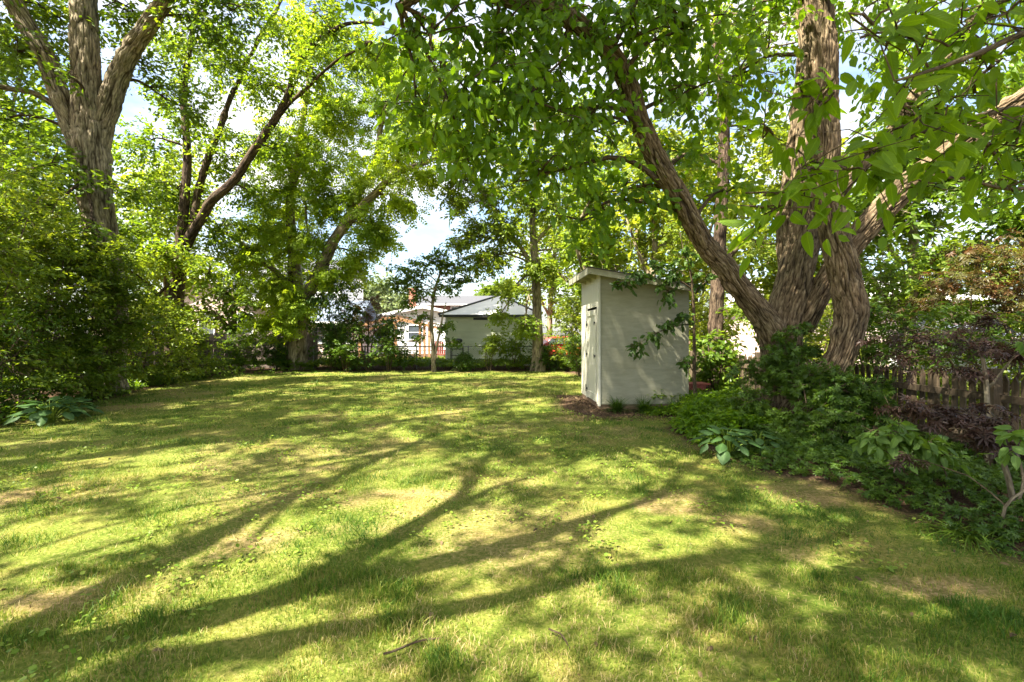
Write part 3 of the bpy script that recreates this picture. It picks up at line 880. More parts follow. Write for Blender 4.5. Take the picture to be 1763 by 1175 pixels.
# ------------------------------------------------------------------ garage beyond the back fence
gx0, gx1, gy0 = -3.0, 1.02, 22.0
gar = thing('garage', 'low white lap-sided garage with pale hipped roof behind the chain-link fence', 'garage', (-1.0, 22.0, 0))
def gl(x): return x + 1.0
k = 0; z = .16
sb = Geo(); sb.prism([(gl(gx0) + .07, -.034, 0), (gl(gx0) + .07, .01, 0), (gl(gx0) + .07, .01, .112), (gl(gx0) + .07, -.004, .112)], (gx1 - gx0 - .14, 0, 0)); sbm = sb.mesh('siding_board'); sbm.materials.append(M['lap'])
while z < 2.20:
    o = bpy.data.objects.new('siding_board', sbm); COL.objects.link(o); o.parent = gar; o.location = (0, 0, z); z += .113
part('wall', Geo().box(gl(gx0), gl(gx1), .012, .05, .12, 2.3).box(gl(gx0), gl(gx0) + .04, .052, 6.2, .12, 2.3).box(gl(gx1) - .04, gl(gx1), .052, 6.2, .12, 2.3), M['lap'], gar)
for xx in (gl(gx0) - .03, gl(gx1) - .06): part('corner_board', Geo().box(xx, xx + .09, -.04, -.021, .12, 2.27), M['white'], gar)
part('foundation', Geo().box(gl(gx0) - .01, gl(gx1) + .01, -.01, .06, -.05, .118), M['concrete'], gar)
part('foundation_block', Geo().box(gl(gx0) - .12, gl(gx0) + .35, -.42, -.12, 0, .20), M['concrete'], gar)
part('eave_board', Geo().box(gl(gx0) - .28, gl(gx1) + .28, -.30, -.26, 2.245, 2.36), M['greyroof'], gar)
part('soffit', Geo().box(gl(gx0) - .25, gl(gx1) + .25, -.255, 6.4, 2.30, 2.32), M['white'], gar)
part('gable_vent', Geo().box(-.75, .25, -.10, -.025, 2.13, 2.235), M['greyroof'], gar)
a0, a1, b0, b1, zt, zr = gl(gx0) - .30, gl(gx1) + .30, -.31, 6.5, 2.362, 3.42
rx = .42
V = [(a0, b0, zt), (a1, b0, zt), (a1, b1, zt), (a0, b1, zt), (rx, 2.2, zr), (rx, 4.6, zr)]
g = Geo(); g.add(V, [(0, 1, 4), (2, 3, 5)], [(1, 2, 5, 4), (3, 0, 4, 5), (0, 3, 2, 1)]); part('roof', g, M['whiteroof'], gar)
g = Geo(); tube(g, [(a0, b0, zt + .02, .05), (rx, 2.2, zr + .02, .05)], 6, 4); part('hip_cap', g, M['greyroof'], gar)
g = Geo(); tube(g, [(a1, b0, zt + .02, .05), (rx, 2.2, zr + .02, .05)], 6, 4); part('hip_cap', g, M['greyroof'], gar)

# dark round-topped grill on its stand
gr = thing('grill', 'black round-topped charcoal grill on a square metal stand against the garage wall', 'grill', W(787, 631, 20.9) * [1, 1, 0])
g = Geo().lathe([(0, 1.30), (.16, 1.29), (.22, 1.25), (.235, 1.19), (.20, 1.13), (.10, 1.08), (0.03, 1.07)], n=20); part('lid', g, M['iron'], gr, smooth=True)
g = Geo().lathe([(.03, .86), (.03, 1.08)], n=8); part('neck', g, M['iron'], gr)
g = Geo().box(-.27, .27, -.2, .2, .82, .86).box(-.27, .27, -.2, .2, .56, .58); part('shelf', g, M['iron'], gr)
for sx in (-1, 1):
    for sy in (-1, 1): part('leg', Geo().box(sx * .25 - .015, sx * .25 + .015, sy * .18 - .015, sy * .18 + .015, 0, .98), M['iron'], gr)
g = Geo()
for k in range(9): g.box(-.24 + k * .06 - .004, -.24 + k * .06 + .004, -.202, -.196, .585, .815)
part('grille', g, M['galv'], gr)

# ------------------------------------------------------------------ houses
def house(name, label, cat, x, y, w, dp, h, wall, roofm, ridge='x', rise=1.6, over=.35, rz=0, step=.2, far=True):
    r = thing(name, label, cat, (x, y, 0), rz)
    part('wall', Geo().box(-w / 2, w / 2, .02, dp, -.1, h), wall, r)
    courses(r, -w / 2, w / 2, .018, .3, h, step, wall)
    if ridge == 'x':
        g = Geo(); o = over
        V = [(-w / 2 - o, -o, h - .02), (w / 2 + o, -o, h - .02), (w / 2 + o, dp + o, h - .02), (-w / 2 - o, dp + o, h - .02), (-w / 2 - o, dp / 2, h + rise), (w / 2 + o, dp / 2, h + rise)]
        g.add(V, [(0, 4, 3), (1, 2, 5)], [(0, 1, 5, 4), (2, 3, 4, 5), (0, 3, 2, 1)]); part('roof', g, roofm, r)
        part('gutter', Geo().box(-w / 2 - o, w / 2 + o, -o - .09, -o - .003, h - .12, h), M['white'], r)
    else:
        o = over
        g = Geo(); g.prism([(-w / 2, .019, h), (w / 2, .019, h), (0, .019, h + rise)], (0, dp - .02, 0)); part('gable_wall', g, wall, r)
        sl_ = rise / (w / 2)
        for s in (-1, 1):
            g = Geo(); e = s * (w / 2 + o)
            g.prism([(0, -o, h + rise + .02), (e, -o, h - sl_ * o + .02), (e, -o, h - sl_ * o + .16), (0, -o, h + rise + .16)], (0, dp + 2 * o, 0)); part('roof', g, roofm, r)
            g = Geo(); g.prism([(0, -o - .03, h + rise - .06), (e, -o - .03, h - sl_ * o - .06), (e, -o - .03, h - sl_ * o + .15), (0, -o - .03, h + rise + .15)], (0, .028, 0)); part('rake_board', g, M['white'], r)
    return r

hA = house('brick_house', 'pale pinkish brick gabled house behind the board fence at left', 'house', -17.4, 27.0, 8.0, 8, 3.0, M['pinkbrick'], M['greyroof'], 'y', 1.7, step=.08)
window(hA, .35, 0, 2.05, .8, 1.1); window(hA, -2.4, 0, 2.05, .9, 1.1); window(hA, 2.5, 0, 2.05, .8, 1.1)
hB = house('sided_house', 'tall white two-storey sided house behind the forked tree at left centre', 'house', -15.2, 33.0, 7.0, 5, 5.7, M['white'], M['greyroof'], 'x', 1.2, step=.16)
for (xx, zz) in ((.75, 4.3), (-2.0, 4.3), (2.6, 4.3), (.05, 1.9), (-2.6, 1.9), (2.6, 1.9)): window(hB, xx, 0, zz, .95, 1.5)
hW = house('blue_roofed_house', 'low pinkish house with slate-blue roof between the far shrubs', 'house', -11.2, 29.5, 3.2, 4, 2.25, M['pinkbrick'], M['blueroof'], 'x', 1.4, step=.09)
window(hW, -.6, 0, 1.4, .8, .9); window(hW, 1.0, 0, 1.4, .8, .9)
hC = house('white_bungalow', 'white low-roofed bungalow with orange chimney behind the cedar pergola', 'house', -6.6, 36.0, 9.5, 8, 2.5, M['white'], M['whiteroof'], 'y', .95, step=.16)
part('chimney', Geo().box(-1.55, -1.05, 2.2, 2.8, 3.2, 5.0).box(-1.61, -.99, 2.14, 2.86, 5.003, 5.1), M['brick'], hC)
window(hC, -.6, 0, 1.6, 1.0, 1.0); window(hC, -3.0, 0, 1.6, .9, 1.0)
hD = house('red_brick_house', 'red brick house with long grey shingled roof far beyond the garage', 'house', -6.2, 50.0, 9.2, 7, 4.55, M['brick'], M['greyroof'], 'x', 1.15, step=.08)
window(hD, 3.0, 0, 3.75, .95, 1.0); window(hD, .4, 0, 3.75, .95, 1.0)
g = Geo(); g.lathe([(0, 0), (.25, .03), (.45, .10), (.62, .2)], n=16)
V_ = np.vstack(g.V); V_ = np.stack([V_[:, 0], -V_[:, 2], V_[:, 1]], 1); g.V = [V_]
o = part('satellite_dish', g, M['white'], hD); o.location = (1.45, -.35, 3.9)
part('dish_arm', Geo().box(-.02, .02, 0, .37, -.02, .02), M['galv'], o)
hE = house('pink_house', 'pale pink neighbouring house seen through leaves right of the large tree', 'house', 17.0, 21.5, 8.5, 8, 3.0, M['pinkbrick'], M['whiteroof'], 'x', 1.3, step=.1)
window(hE, -2.2, 0, 1.9, .9, 1.1); window(hE, 1.4, 0, 1.9, .9, 1.1)
hF = house('white_outbuilding', 'small white outbuilding beyond the picket fence at the right edge', 'outbuilding', 16.5, 14.6, 4.0, 4, 1.45, M['white'], M['whiteroof'], 'x', .35, step=.14)

# pergola of orange cedar
pg = thing('cedar_pergola', 'orange-brown cedar porch frame with sloping beams beside the white bungalow', 'pergola', (-6.6, 27.0, 0))
for px_ in (723, 731, 739):
    x_ = (px_ - 881.5) / FPX * 27.0 + 6.6
    part('post', Geo().box(x_ - .06, x_ + .06, -.06, .06, 0, 2.0), M['cedar'], pg)
for x_ in (-1.9, .1): part('post', Geo().box(x_ - .07, x_ + .07, -.06, .06, 0, 2.2), M['cedar'], pg)
def beam(xa, za, xb, zb, t=.07, y_=0):
    g = Geo(); g.prism([(xa, y_ - .05, za - t), (xb, y_ - .05, zb - t), (xb, y_ - .05, zb + t), (xa, y_ - .05, za + t)], (0, .1, 0)); return g
part('beam', beam(-2.6, 1.72, -.1, 2.42, y_=-.12), M['cedar'], pg); part('beam', beam(-.08, 2.42, 2.2, 1.92, y_=-.12), M['cedar'], pg)
part('beam', beam(-2.6, 1.62, -.1, 2.32, y_=2.5), M['cedar'], pg); part('beam', beam(-.08, 2.32, 2.2, 1.82, y_=2.5), M['cedar'], pg)
for k in range(6):
    x_ = -2.3 + k * .85; z_ = (1.80 + (x_ + 2.6) * .28 if x_ < -.1 else 2.50 - (x_ + .1) * .217)
    part('rafter', Geo().box(x_ - .03, x_ + .03, -.3, 2.8, z_, z_ + .1), M['cedar'], pg)

# red slatted chair beside the garage
rc = thing('garden_chair', 'red slatted wooden garden chair on the patio left of the garage', 'chair', (-3.95, 26.5, 0), .5)
for k in range(5): part('back_slat', Geo().box(-.3 + k * .125, -.2 + k * .125, .28, .31, .35, 1.15 - abs(k - 2) * .05), M['redwood'], rc)
for k in range(4): part('seat_slat', Geo().box(-.32, .32, -.25 + k * .13, -.14 + k * .13, .36, .39), M['redwood'], rc)
for s in (-1, 1):
    part('arm', Geo().box(s * .37 - .06, s * .37 + .06, -.3, .32, .58, .61), M['redwood'], rc)
    part('leg', Geo().box(s * .35 - .03, s * .35 + .03, -.27, -.2, 0, .578), M['redwood'], rc); part('leg', Geo().box(s * .35 - .03, s * .35 + .03, .2, .27, 0, .578), M['redwood'], rc)

# red parked car
car = thing('parked_car', 'red parked car half hidden by bushes right of the far garage', 'car', (2.9, 27.5, 0), .12)
prof = [(-2.1, .35), (-2.15, .7), (-1.9, .86), (-1.2, .92), (-.75, 1.32), (.55, 1.36), (1.15, .95), (1.95, .85), (2.1, .6), (2.08, .35)]
V = []; Q = []; T = []; n = len(prof)
for s, yy in enumerate((-.82, -.76, .76, .82)):
    for (px_, pz_) in prof:
        sh = .0 if pz_ < .95 else .12
        yv = yy * (1 - sh) if abs(yy) > .8 else yy * (1 - sh)
        V.append((px_ * (1 if abs(yy) < .8 else .985), yv, pz_ if abs(yy) < .8 else pz_ - .02))
for s in range(3):
    for k in range(n): Q.append((s * n + k, s * n + (k + 1) % n, (s + 1) * n + (k + 1) % n, (s + 1) * n + k))
for k in range(1, n - 1): T.append((0, k + 1, k)); T.append((3 * n, 3 * n + k, 3 * n + k + 1))
g = Geo(); g.add(V, T, Q); part('body', g, M['red'], car)
for (xa, xb) in ((-1.0, -.15), (-.08, .85)):
    g = Geo(); g.prism([(xa, -.80, .95), (xb, -.80, .95), (xb - (.3 if xb > .5 else 0), -.75, 1.25), (xa + (.2 if xa < -.5 else 0), -.75, 1.25)], (0, .02, 0)); part('window', g, M['glass'], car)
for xx in (-1.35, 1.35):
    for yy in (-.84, .66):
        g = Geo().lathe([(.19, 0), (.33, .0), (.33, .18), (.19, .18)], n=20); V_ = np.vstack(g.V); g.V = [np.stack([V_[:, 0] + xx, V_[:, 2] + yy, V_[:, 1] + .33], 1)]
        wh = part('wheel', g, M['tyre'], car)
        g = Geo().lathe([(0, .02), (.18, .02), (.18, .16), (0, .16)], n=14); V_ = np.vstack(g.V); g.V = [np.stack([V_[:, 0] + xx, V_[:, 2] + yy, V_[:, 1] + .33], 1)]
        part('rim', g, M['galv'], wh)
part('headlight', Geo().box(-2.17, -2.12, -.7, -.45, .58, .7), M['white'], car); part('headlight', Geo().box(-2.17, -2.12, .45, .7, .58, .7), M['white'], car)

# red-topped bench and pale log / stones between shed and large tree
bn = thing('bench', 'low dark bench with worn red seat beside the right wall of the shed', 'bench', (3.75, 10.2, 0), .12)
for k in range(3): part('seat_board', Geo().box(-.28, .36, -.2 + k * .135, -.075 + k * .135, .43, .465), M['redwood'], bn)
for sx in (-.22, .30): 
    for sy in (-.15, .13): part('leg', Geo().box(sx - .04, sx + .04, sy - .04, sy + .04, 0, .428), M['bark_dark'], bn)
part('apron', Geo().box(-.26, .34, -.19, -.165, .33, .428), M['redwood'], bn)
g = Geo(); tube(g, [(0, 0, .22, .085), (.5, .05, .25, .10), (1.1, .02, .2, .09), (1.5, -.1, .16, .07)], 12, .12, ridge=.01)
o = part('fallen_log', g, M['stone'], None, smooth=True); o.location = (3.75, 9.6, 0); tag(o, 'pale grey weathered log lying in groundcover right of the shed', 'log')
for i, (x_, y_, s_, lb) in enumerate([(4.05, 9.35, .17, 'larger pale rounded stone beside the grey log'), (4.45, 9.3, .12, 'small pale stone at the right end of the grey log')]):
    g = Geo(); n1 = 10; V = []; 
    for a in range(n1 + 1):
        for b_ in range(14):
            th = math.pi * a / n1; ph = 2 * math.pi * b_ / 14
            V.append((math.sin(th) * math.cos(ph) * 1.3, math.sin(th) * math.sin(ph), math.cos(th) * .7))
    V = np.array(V); V = V * (1 + (fnoise(V, 1.6, 40 + i) - .5) * .6)[:, None] * s_
    Q = [(a * 14 + b_, (a + 1) * 14 + b_, (a + 1) * 14 + (b_ + 1) % 14, a * 14 + (b_ + 1) % 14) for a in range(n1) for b_ in range(14)]
    g.add(V, None, Q); o = part('stone', g, M['stone'], smooth=True); o.location = (x_, y_, .24 if i == 0 else .2); tag(o, lb, 'stone')

# two fallen sticks on the lawn
for (pa, pb, lb, r_) in [(G(660, 1128), G(760, 1095), 'fallen grey-brown stick lying on the front of the lawn', .006), (G(945, 1085), G(978, 1112), 'short dark twig lying in the grass right of the longer stick', .005)]:
    a = pa + [0, 0, gheight(pa[:1], pa[1:2])[0] + .03]; b_ = pb + [0, 0, gheight(pb[:1], pb[1:2])[0] + .022]
    mid = (a + b_) / 2 + [.01, .015, .012]
    g = Geo(); tube(g, [(*(a - a), r_), (*(mid - a), r_ * .9), (*(b_ - a), r_ * .5)], 6, .02, wob=.02, seed=3)
    d_ = (b_ - a); tube(g, [(*(d_ * .4), r_ * .5), (*(d_ * .55 + [.02, .05, .01]), r_ * .25)], 5, .02)
    o = part('stick', g, M['twig'], smooth=True); o.location = a; tag(o, lb, 'stick')
# ------------------------------------------------------------------ trees
def LP(pts, k=1.0):
    """limb given as (px, py, depth, radius)"""
    return [(*W(a, b, c), r * k) for (a, b, c, r) in pts]
def BL(lst, k=1.0):
    return [(W(a, b, c), r * k, n) for (a, b, c, r, n) in lst]
def WB(lst):
    return [(np.array([a, b, c], float), r, n) for (a, b, c, r, n) in lst]

def tree(name, label, cat, base, limbs, blobs, mat, bark, group=None, seg=(20, .12), ridge=.008, rk=9, flare=(1.2, .5, 5), **kw):
    base = np.array([base[0], base[1], 0.0])
    root = thing(name, label, cat, base, 0, group)
    lm = []
    if limbs[0][0][2] > -.05:
        q0 = limbs[0][0]; limbs[0] = [(q0[0], q0[1], -.06, q0[3] * 1.03)] + list(limbs[0])
    for i, p in enumerate(limbs):
        g = Geo()
        R = tube(g, p, seg[0], seg[1], ridge, rk, flare if i == 0 else None, seed=kw.get('seed', 1) + i, wob=.10 if i else .04)
        part('trunk' if i == 0 else 'limb', g, bark, root, base, True)
        lm.append(R if i else R[len(R) // 3:])
    n = grow(root, base, lm, blobs, mat, kw.pop('twig', bark), **kw)
    print(label[:40], n)
    return root

# --- the large right-hand tree, several stems
big_base = W(1365, 740, 7.6)
limbs = [
    LP([(1362, 740, 7.6, .46), (1356, 690, 7.6, .42), (1348, 630, 7.6, .33), (1350, 560, 7.65, .31), (1366, 480, 7.7, .285), (1384, 400, 7.8, .26), (1394, 300, 7.9, .245), (1400, 180, 8.0, .235), (1408, 60, 8.1, .22), (1416, -120, 8.2, .19), (1440, -400, 8.2, .14), (1430, -700, 8.0, .08)], .87),
    LP([(1352, 650, 7.5, .24), (1326, 575, 7.4, .23), (1282, 505, 7.3, .18), (1215, 420, 7.1, .165), (1165, 340, 6.9, .155), (1120, 250, 6.7, .147), (1082, 150, 6.5, .138), (1040, 85, 6.3, .13), (965, 28, 6.0, .125), (875, -2, 5.7, .10), (770, -20, 5.4, .07), (690, 10, 5.2, .045)], .87),
    LP([(1345, 770, 7.3, .26), (1372, 715, 7.2, .28), (1412, 668, 7.0, .24), (1450, 610, 6.9, .20), (1460, 540, 6.88, .212), (1452, 480, 6.85, .215), (1434, 400, 6.8, .21), (1422, 300, 6.75, .205), (1418, 180, 6.7, .205), (1414, 60, 6.6, .20), (1410, -60, 6.5, .20), (1390, -300, 6.3, .15), (1300, -600, 6.0, .08)], .87),
    LP([(1378, 565, 7.6, .21), (1425, 478, 7.5, .195), (1480, 405, 7.3, .19), (1545, 335, 7.1, .20), (1620, 278, 6.8, .19), (1700, 218, 6.5, .17), (1790, 150, 6.2, .15), (1900, 40, 6.0, .12), (2000, -160, 5.8, .07)], .87),
    LP([(1395, 420, 7.75, .15), (1440, 335, 7.8, .13), (1490, 280, 7.9, .12), (1560, 190, 8.0, .10), (1660, 60, 8.2, .08), (1760, -150, 8.3, .05)], .87),
    LP([(1362, 540, 7.7, .12), (1352, 400, 8.1, .14), (1374, 200, 8.5, .13), (1385, 40, 8.7, .11), (1330, -200, 9.2, .08), (1250, -450, 9.5, .05)], .87),
]
blobs = BL([(740, 60, 5.4, .75, 30), (800, 150, 5.2, .8, 36), (720, 190, 5.6, .5, 16), (860, 60, 5.6, .9, 42), (800, 250, 5.6, .5, 16), (900, 180, 5.6, .9, 44), (960, 100, 5.9, .9, 44), (1000, 220, 6.2, .9, 42), (930, 300, 6.0, .6, 20),
            (1040, 40, 6.3, .9, 40), (1100, 60, 6.0, .8, 36), (1180, 50, 6.4, .9, 42), (1200, 150, 6.6, .8, 34), (1070, 330, 7.0, .65, 20), (1180, 270, 7.4, .7, 22), (1270, 130, 7.2, .8, 30), (1290, 30, 7.0, .9, 40),
            (1000, 380, 7.4, .55, 15), (1250, 330, 7.6, .6, 16), (700, -60, 5.2, .9, 30), (860, -80, 5.2, 1.0, 34), (1020, -90, 5.6, 1.0, 34), (1200, -90, 6.0, 1.1, 36),
            (1540, 120, 8.4, 1.0, 26), (1620, 30, 8.6, 1.1, 34), (1720, 100, 7.8, .9, 24), (1600, 180, 9, .9, 22), (1720, 320, 8.2, .7, 14), (1500, 60, 9, 1.0, 26), (1680, 160, 8.6, .9, 22), (1560, 260, 9.2, .6, 12), (1740, -40, 6.6, 1.2, 40), (1500, -60, 7.0, 1.1, 36), (1370, -90, 7.4, 1.1, 36)])
blobs += WB([(3.5, 8, 8.2, 1.9, 40), (5.5, 9, 8.8, 2.0, 45), (6.8, 6, 7.6, 1.8, 50), (2.0, 7.2, 8.4, 1.5, 22), (0.6, 6.6, 7.2, 1.3, 16), (4.2, 6, 9.8, 2.0, 40), (7.8, 8, 7.4, 1.6, 36), (5.8, 11, 8, 1.8, 30), (3.2, 10.4, 9.4, 1.8, 26), (-.4, 5.3, 6.3, 1.1, 14)])
OV = leaf_mesh('broad', (.25, .22), M['broad'], .35, None)
tree('large_tree', 'massive furrowed-bark tree with several stems leaning apart right of the shed', 'tree', big_base, limbs, blobs, M['broad'], M['bark_big'],
     seg=(190, .035), ridge=.019, rk=25, flare=(.9, .35, 5), tmpl=T_OVATES, size=(.075, .165), nl=13, L=(.35, .6), droop=.75, flat=.35, seed=11, dens=1.05, gap=.42, single=(300, OV), twig=M['twig'], br=.03, cvar=.42, sub=4)

# --- branch hanging in from the right, close to the lens
nb = W(2300, 900, 3.0)
limbs = [[(4.6, 3.2, 0, .16), (4.55, 3.15, 1.2, .13), (4.4, 3.1, 2.3, .11), (4.1, 3.1, 3.4, .09), (3.9, 3.2, 4.4, .05)],
         [(4.45, 3.1, 2.0, .05), *LP([(1900, 190, 3.2, .03), (1763, 190, 2.9, .016), (1660, 215, 2.7, .013), (1570, 240, 2.5, .010), (1480, 275, 2.4, .007), (1380, 300, 2.3, .004)])],
         [(4.4, 3.1, 2.4, .045), *LP([(1950, 20, 2.7, .03), (1763, 60, 2.2, .014), (1640, 100, 2.0, .009), (1540, 140, 1.9, .005)])],
         [(4.45, 3.1, 1.7, .04), *LP([(1900, 330, 3.4, .02), (1760, 330, 3.1, .012), (1650, 300, 2.9, .008), (1560, 320, 2.8, .004)])]]
blobs = BL([(1700, 120, 2.5, .32, 14), (1600, 180, 2.4, .28, 13), (1500, 250, 2.4, .26, 13), (1400, 300, 2.35, .24, 12), (1340, 360, 2.3, .16, 6), (1660, 230, 2.7, .24, 7), (1740, 320, 3.0, .2, 4), (1600, 320, 2.8, .16, 3), (1390, 160, 2.3, .16, 6),
            (1560, 60, 1.95, .22, 8), (1720, 20, 2.2, .30, 11), (1760, 210, 2.4, .25, 9), (1480, 30, 1.9, .12, 3), (1330, 230, 2.4, .12, 3)]) + WB([(4.2, 3.4, 4.3, .8, 26), (4.9, 3.0, 3.6, .8, 24)])
NB = leaf_mesh('near', (.205, .24), leaf_mat('leaf_near_green', [(0, (.09, .18, .008)), (.5, (.14, .24, .010)), (1, (.22, .32, .014))], .6, .28, rough=.5, veins=True), .35, None)
tree('overhanging_tree', 'slender tree whose long low branch of large drooping leaves hangs in at upper right', 'tree', (4.6, 3.2), limbs, blobs, NB[0].materials[0], M['twig'],
     seg=(10, .08), ridge=0, flare=None, tmpl=T_OVATE, size=(.065, .145), nl=7, L=(.22, .40), droop=.6, flat=.6, seed=23, gap=.30, dens=.85, single=(300, NB), br=.006, sub=2, twigs=.8)

# --- big left tree
limbs = [
    LP([(184, 640, 12, .41), (190, 520, 12, .40), (178, 440, 12, .39), (168, 360, 12, .39), (160, 290, 12, .41), (154, 225, 12, .42), (150, 160, 12, .34), (146, 80, 12, .32), (143, -60, 12.1, .29), (140, -300, 12.3, .22), (150, -560, 12.3, .12)], .88),
    LP([(166, 330, 12, .26), (132, 235, 11.9, .27), (100, 160, 11.8, .24), (68, 80, 11.7, .22), (28, 10, 11.6, .20), (-40, -120, 11.5, .16), (-120, -300, 11.4, .1)], .88),
    LP([(158, 300, 12.1, .26), (182, 195, 12.1, .28), (212, 118, 12.1, .24), (248, 55, 12.0, .21), (288, -8, 11.8, .19), (340, -110, 11.4, .16), (440, -260, 10.8, .1)], .88),
    LP([(112, 195, 11.9, .08), (60, 162, 11.7, .065), (0, 150, 11.4, .06), (-60, 140, 11.2, .05)], .88),
]
blobs = BL([(30, 90, 11.6, 1.1, 42), (100, 30, 12.5, 1.1, 42), (0, 210, 11.4, 1.0, 34), (60, 290, 11, 1.1, 42), (-20, -20, 11.4, 1.4, 40), (235, 110, 12.8, .7, 18), (230, 20, 12.6, .8, 22), (330, 40, 12.0, 1.0, 28), (60, 370, 10.6, .9, 34), (225, 330, 11.5, .5, 12),
            (400, 20, 12, 1.0, 30), (300, 180, 13.5, .9, 22), (110, 130, 10.9, .35, 3), (150, 400, 10.6, .35, 4)])
blobs += WB([(-10, 12, 13, 2.4, 36), (-7, 11, 12.5, 2.4, 26), (-13, 11, 12, 2.2, 30), (-8.5, 9, 14.5, 2.4, 28), (-11, 14, 15, 2.4, 26), (-5, 10.5, 12.5, 2.0, 22), (-12, 8, 13, 2.0, 24), (-6.5, 13.5, 14, 2.2, 20), (-9, 6.5, 12.5, 1.8, 20), (-3.2, 9.3, 12.2, 1.6, 18)])
tree('shade_tree', 'huge grey-barked tree forking into three thick limbs at the upper left', 'tree', (-10, 12), limbs, blobs, M['maple'], M['bark_grey'], seg=(140, .06), ridge=.026, rk=15, flare=(.9, .3, 5),
     size=(.12, .18), nl=20, L=(.5, .9), seed=31, dens=1.5, gap=.42, twig=M['bark_dark'], cvar=.45)

# --- forked tree left of centre
limbs = [
    LP([(298, 650, 17, .30), (299, 590, 17, .26), (303, 520, 17, .24), (308, 470, 17, .23), (312, 420, 17, .20), (318, 340, 17, .15), (322, 260, 17, .13), (316, 160, 17, .11), (330, 60, 17, .09), (350, -80, 17, .06), (360, -250, 17, .03)]),
    LP([(312, 440, 17, .17), (335, 395, 16.8, .16), (362, 350, 16.6, .15), (410, 300, 16.4, .14), (455, 235, 16.2, .125), (490, 180, 16, .11), (520, 100, 15.8, .09), (590, 45, 15.5, .065), (660, 40, 15.2, .035)]),
    LP([(328, 400, 17, .13), (345, 320, 17.2, .12), (375, 230, 17.4, .10), (400, 160, 17.5, .08), (445, 70, 17.6, .06), (500, -20, 17.6, .04)]),
    LP([(300, 560, 17, .12), (265, 505, 16.6, .10), (225, 470, 16.2, .07), (190, 450, 16, .04)]),
    LP([(475, 205, 16.1, .06), (520, 160, 15.6, .05), (575, 110, 15, .04), (640, 75, 14.6, .025)]),
]
blobs = BL([(250, 250, 17, 1.4, 44), (330, 190, 17.5, 1.5, 48), (400, 110, 17, 1.5, 48), (330, 80, 17, 1.4, 44), (470, 50, 16.5, 1.4, 44), (560, 40, 15.5, 1.1, 34), (450, 150, 16, .9, 26), (540, 130, 15.6, .9, 26), (630, 90, 15, .9, 26),
            (390, 270, 17.5, 1.2, 34), (300, 330, 17.5, 1.4, 46), (240, 400, 17, 1.3, 46), (380, 390, 17.8, 1.1, 34), (300, 450, 16.3, .9, 26), (220, 460, 16, 1.0, 34), (430, 330, 17.5, .9, 24), (360, 470, 16.2, .7, 20), (270, 540, 16, .8, 26), (480, 260, 16.6, .8, 18)])
blobs += WB([(-10.5, 16.5, 12.5, 2.0, 16)])
tree('forked_tree', 'dark-stemmed tree dividing into slanting branches behind the left shrub border', 'tree', (-11.9, 17), limbs, blobs, M['walnut'], M['bark_dark'], seg=(24, .15), ridge=.014, rk=9,
     tmpl=T_SIMPLE, size=(.13, .19), nl=20, L=(.5, .9), droop=.3, seed=41, dens=1.7, gap=.44, cvar=.5)

# --- leaning twin-stemmed tree at left centre (feathery leaves)
limbs = [
    LP([(512, 650, 19.5, .42), (511, 600, 19.5, .38), (511, 540, 19.5, .34), (508, 480, 19.5, .26), (504, 420, 19.5, .20), (500, 350, 19.5, .16), (512, 260, 19.5, .12), (530, 150, 19.5, .09), (540, 20, 19.5, .06)]),
    LP([(514, 580, 19.5, .30), (526, 520, 19.4, .26), (545, 480, 19.3, .24), (562, 440, 19.2, .23), (585, 400, 19, .19), (615, 365, 18.8, .17), (648, 330, 18.5, .14), (680, 300, 18.3, .12), (720, 285, 18, .09), (790, 250, 17.6, .06), (850, 225, 17.2, .03)]),
    LP([(580, 405, 19.1, .16), (600, 370, 19.2, .14), (622, 325, 19.3, .13), (650, 265, 19.3, .11), (660, 200, 19.4, .09), (690, 120, 19.5, .06), (700, 20, 19.6, .03)]),
    LP([(508, 500, 19.4, .12), (465, 460, 19, .10), (410, 415, 18.6, .08), (370, 395, 18.3, .05)]),
    LP([(550, 470, 19.3, .08), (545, 435, 19.3, .07), (530, 400, 19.4, .05), (525, 340, 19.4, .03)]),
    LP([(668, 310, 18.4, .08), (700, 255, 18.6, .07), (740, 220, 18.7, .05), (770, 170, 18.6, .03)]),
]
blobs = BL([(490, 330, 19.5, 1.3, 48), (560, 280, 20, 1.4, 50), (480, 240, 19.5, 1.3, 44), (620, 200, 20, 1.3, 44), (560, 180, 19.5, 1.2, 40), (690, 160, 19.2, 1.3, 44), (640, 390, 18.6, .8, 34), (690, 350, 18.2, .55, 18), (620, 440, 18.8, .6, 20),
            (600, 340, 19.6, .9, 28), (750, 220, 18.2, .9, 30), (720, 300, 17.9, .6, 18), (790, 260, 17.6, .55, 13), (740, 120, 19, 1.2, 40), (460, 400, 19, 1.0, 38), (420, 440, 18.6, .9, 32), (530, 410, 19, .8, 26), (580, 470, 18.8, .7, 22), (660, 290, 18.6, 1.0, 34), (700, 240, 18.6, .9, 30), (580, 350, 19.4, .9, 30), (480, 490, 18.7, .8, 28),
            (640, 100, 20, 1.2, 36), (560, 90, 19.5, 1.2, 36), (520, 520, 18.9, .6, 16), (470, 560, 18.7, .7, 24)], 1.18)
blobs += WB([(-7.5, 19.5, 14.5, 2.0, 14)])
tree('leaning_tree', 'feathery bright green tree with a trunk forking and leaning right at left centre', 'tree', (-8.68, 19.5), limbs, blobs, M['feather'], M['bark_grey'], seg=(28, .15), ridge=.016, rk=9,
     tmpl=T_PINN, size=(.30, .44), nl=10, L=(.5, .8), droop=.45, seed=53, dens=1.4, gap=.43, cvar=.58, twig=M['bark_dark'])

